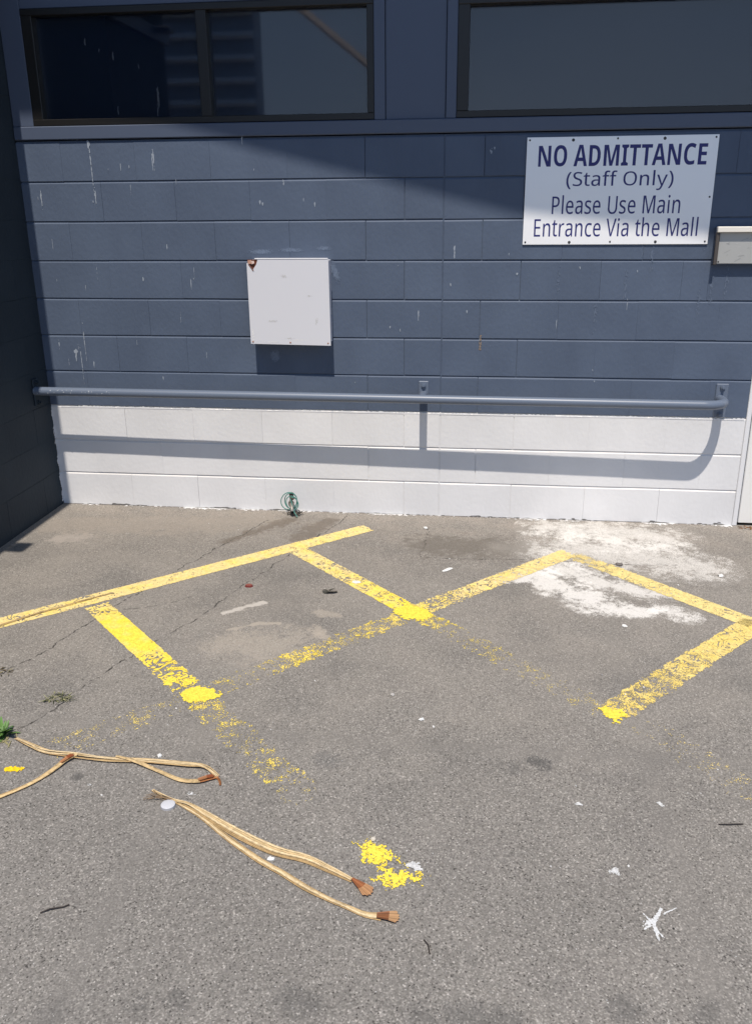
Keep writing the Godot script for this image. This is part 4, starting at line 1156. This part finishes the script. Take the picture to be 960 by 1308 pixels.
func make_litter() -> void:
	var white := Color(0.72, 0.71, 0.68)
	pebble("white round pebble above the middle of the upper leaf bundle", Vector2(-0.767, 2.389), Vector3(0.010, 0.005, 0.007), white)
	pebble("white pebble alone in the middle of the yard", Vector2(0.055, 2.089), Vector3(0.010, 0.005, 0.007), white)
	pebble("thin white chip lying in the middle right of the long yellow line's end", Vector2(0.085, 0.776), Vector3(0.034, 0.004, 0.012), white, "chip", "chip")
	pebble("white sliver lying between the forks of the lower leaf bundle", Vector2(-0.30, 2.808), Vector3(0.011, 0.005, 0.006), white, "chip", "chip")
	pebble("grey pebble left of the middle of the yard, right of the fleck trail", Vector2(-0.061, 1.939), Vector3(0.009, 0.005, 0.008), Color(0.4, 0.38, 0.35))
	pebble("tan pebble above the ragged yellow patch", Vector2(-0.035, 2.70), Vector3(0.008, 0.005, 0.008), Color(0.55, 0.5, 0.42))
	pebble("white pebble near the right end of the white powder", Vector2(1.37, 0.72), Vector3(0.016, 0.006, 0.012), white)
	pebble("white chip in the yard below the white powder", Vector2(0.845, 1.295), Vector3(0.013, 0.004, 0.009), white, "chip", "chip")
	pebble("white chip at the wall foot, left of the white powder", Vector2(-0.06, 0.215), Vector3(0.014, 0.006, 0.010), white, "chip", "chip")
	pebble("grey stone lying on the white powder", Vector2(0.915, 0.631), Vector3(0.02, 0.007, 0.016), Color(0.16, 0.145, 0.13))
	for k in 46:
		var at := Vector2(rng.randf_range(-1.9, 1.4), 0.1 + 3.1 * pow(rng.randf(), 0.9))
		if absf(at.x - 0.2) > 1.0 + (3.3 - at.y) * 0.28: continue
		var g := rng.randf_range(0.25, 0.7)
		var m := MB.new()
		var s := rng.randf_range(0.0022, 0.006)
		m.col = Color(g, g * 0.97, g * 0.92)
		m.box(Vector3(0, s * 0.3, 0), Vector3(s * 1.6, s * 0.8, s * 1.2), s * 0.3, Basis(Vector3(0.3, 1, 0.2).normalized(), rng.randf() * TAU))
		var o := obj("stone_chip", m, mats.paint)
		o.position = Vector3(at.x, 0, at.y)
		tag(o, "tiny pale stone chip loose on the grey asphalt", "chip", "tiny stone chips on the asphalt")
	# bottle caps
	var t := thing("bottle_cap", "crushed dark red bottle cap on the asphalt left of the smear", "bottle cap", Vector3(-0.823, 0, 1.064))
	var m := MB.new()
	for k in 16:
		var a := TAU * k / 16
		var b := TAU * (k + 1) / 16
		var r0 := 0.019 + (0.0014 if k % 2 else -0.0006)
		var r1 := 0.019 + (-0.0006 if k % 2 else 0.0014)
		m.col = Color(0.16, 0.03, 0.025)
		m.quad(Vector3(cos(b) * r1, 0.001, sin(b) * r1 * 0.75), Vector3(cos(a) * r0, 0.001, sin(a) * r0 * 0.75), Vector3(cos(a) * 0.015, 0.009, sin(a) * 0.011), Vector3(cos(b) * 0.015, 0.009, sin(b) * 0.011))
		m.col = Color(0.24, 0.08, 0.06)
		m.tri(Vector3(0.002, 0.0075, 0), Vector3(cos(b) * 0.015, 0.009, sin(b) * 0.011), Vector3(cos(a) * 0.015, 0.009, sin(a) * 0.011))
	obj("cap", m, mats.leaf, t)
	t = thing("plastic_lid", "round translucent grey plastic lid at the tail of the lower leaf bundle", "lid", Vector3(-0.655, 0, 2.622))
	m = MB.new()
	m.tube([Vector3(0, 0.0, 0), Vector3(0, 0.006, 0)], [0.023, 0.022], 22, false)
	obj("rim", m, paint(0.42, 0.42, 0.44, 0.25), t)
	m = MB.new()
	m.dome(Vector3(0, 0.0055, 0), Vector3.UP, 0.0215, 0.004, 22, 4)
	obj("top", m, paint(0.55, 0.55, 0.57, 0.18), t)
	t = thing("crumpled_leaf", "dark crumpled dead leaf lying below the cracked slanting line", "dead leaf", Vector3(-0.437, 0, 1.093))
	m = MB.new()
	for k in 14:
		var a := TAU * k / 14
		var b := TAU * (k + 1) / 14
		var f := func(x: float, q: float) -> Vector3: return Vector3(cos(x) * 0.036 * q, 0.003 + 0.012 * q * absf(sin(x * 1.5)) + 0.004 * sin(x * 5), sin(x) * 0.02 * q)
		m.col = Color(0.06, 0.055, 0.045) if k % 3 else Color(0.2, 0.18, 0.15)
		m.quad(f.call(b, 0.4), f.call(a, 0.4), f.call(a, 1.0), f.call(b, 1.0))
		m.tri(Vector3(0, 0.006, 0), f.call(b, 0.4), f.call(a, 0.4))
	obj("leaf", m, mats.leaf, t)
	var twigs := [["thin straight dark twig near the right edge", [Vector3(0.93, 0.004, 2.53), Vector3(0.96, 0.006, 2.529), Vector3(1.0, 0.003, 2.52)], 0.0016], ["short curved dark twig below the flared leaf base", [Vector3(0.13, 0.003, 3.035), Vector3(0.14, 0.005, 3.05), Vector3(0.146, 0.003, 3.075)], 0.0018], ["crooked dark twig at lower left of the yard", [Vector3(-0.83, 0.003, 3.06), Vector3(-0.81, 0.006, 3.047), Vector3(-0.78, 0.004, 3.035), Vector3(-0.77, 0.003, 3.025)], 0.0018]]
	for w in twigs:
		m = MB.new()
		m.tube(w[1], [w[2]], 6)
		tag(obj("twig", m, paint(0.03, 0.022, 0.018, 0.8)), w[0], "twig", "dark twigs on the asphalt")

# ---------------------------------------------------------------- what the windows mirror: buildings across the yard
func make_neighbours() -> void:
	var t := thing("dark_warehouse", "dark sided building across the yard, mirrored in the left window", "building", Vector3(-9.0, 0, 9.6))
	plain_box("wall", Vector3(-5.0, 0, -0.6), Vector3(4.35, 5.9, -0.3), paint(0.03, 0.032, 0.036, 0.8), t, 0.02)
	plain_box("parapet", Vector3(-5.1, 5.9, -0.7), Vector3(4.1, 6.2, -0.2), paint(0.06, 0.06, 0.065, 0.8), t, 0.02)
	plain_box("downpipe", Vector3(4.05, 0, -0.72), Vector3(4.15, 5.9, -0.62), paint(0.1, 0.1, 0.1, 0.7), t, 0.02)
	t = thing("banded_building", "blue grey building with pale horizontal ledges, mirrored in the windows", "building", Vector3(-6.0, 0, 12.0))
	plain_box("wall", Vector3(-4.0, 0, 0.0), Vector3(2.05, 7.0, 0.5), paint(0.36, 0.42, 0.5, 0.7), t, 0.02)
	for k in 18:
		var m := MB.new()
		m.box(Vector3(-0.97, 0.55 + k * 0.36, -0.04), Vector3(6.0, 0.07, 0.13), 0.004, Basis(Vector3(1, 0, 0), -0.7))
		obj("ledge", m, paint(0.82, 0.84, 0.86, 0.6), t)
	var r := MB.new()
	var d := Vector3(-1.05, 0.81, 0.0).normalized()
	var side := (d.cross(Vector3(0, 0, 1)).normalized() * 0.85 - Vector3(0, 0, 1) * 0.527).normalized()
	r.box(Vector3(-2.75, 4.69, 14.0), Vector3(4.4, 0.05, 0.2), 0.01, Basis(d, side, d.cross(side)))
	var g := thing("canopy_rafter", "sloping timber coloured canopy rafter mirrored across the left window", "rafter")
	obj("beam", r, paint(0.66, 0.52, 0.42, 0.6), g)
	var post := MB.new()
	post.box(Vector3(-1.0, 1.75, 14.0), Vector3(0.1, 3.5, 0.1), 0.01)
	obj("post", post, paint(0.3, 0.3, 0.3, 0.6), g)

func _ready() -> void:
	rng.seed = 20210202
	na.noise_type = FastNoiseLite.TYPE_SIMPLEX_SMOOTH
	na.frequency = 1.0
	na.fractal_octaves = 2
	nc.noise_type = FastNoiseLite.TYPE_CELLULAR
	nc.frequency = 1.0
	nc.fractal_type = FastNoiseLite.FRACTAL_NONE
	nc.cellular_return_type = FastNoiseLite.RETURN_DISTANCE2_SUB
	nc.seed = 5
	set_view()
	make_materials()
	mats.white_gloss = paint(0.74, 0.74, 0.75, 0.35)
	mats.cream = paint(0.80, 0.79, 0.76, 0.35)
	mats.cream_dirty = paint(0.78, 0.74, 0.66, 0.5)
	mats.brown_rim = paint(0.07, 0.06, 0.055, 0.6)
	mats.alu = paint(0.42, 0.42, 0.40, 0.5, 0.2)
	mats.sign_white = paint(0.90, 0.90, 0.90, 0.2, 0.0, 0.7)
	mats.sign_white.clearcoat_enabled = true
	mats.sign_white.clearcoat = 1.0
	mats.sign_white.clearcoat_roughness = 0.15
	mats.sign_ink = paint(0.018, 0.020, 0.15, 0.45)
	mats.screw = paint(0.05, 0.05, 0.055, 0.5, 0.3)
	mats.box_grey = paint(0.56, 0.56, 0.60, 0.5)
	mats.box_lid = paint(0.66, 0.66, 0.69, 0.5)
	mats.tap_metal = paint(0.3, 0.28, 0.25, 0.5, 0.5)
	mats.green = vcol(0.5, 0.4)
	mats.green.backlight_enabled = true
	mats.green.backlight = Color(0.25, 0.35, 0.1)
	var glass := StandardMaterial3D.new()
	glass.albedo_color = Color(0.10, 0.17, 0.27, 0.22)
	glass.transparency = BaseMaterial3D.TRANSPARENCY_ALPHA
	glass.roughness = 0.03
	glass.metallic_specular = 0.7
	mats.glass = glass
	make_ground()
	make_building()
	make_side_wall()
	make_neighbours()
	make_sign()
	make_access_panel()
	make_wall_box()
	make_rail()
	make_tap()
	make_markings()
	make_leaves()
	make_plants()
	make_litter()
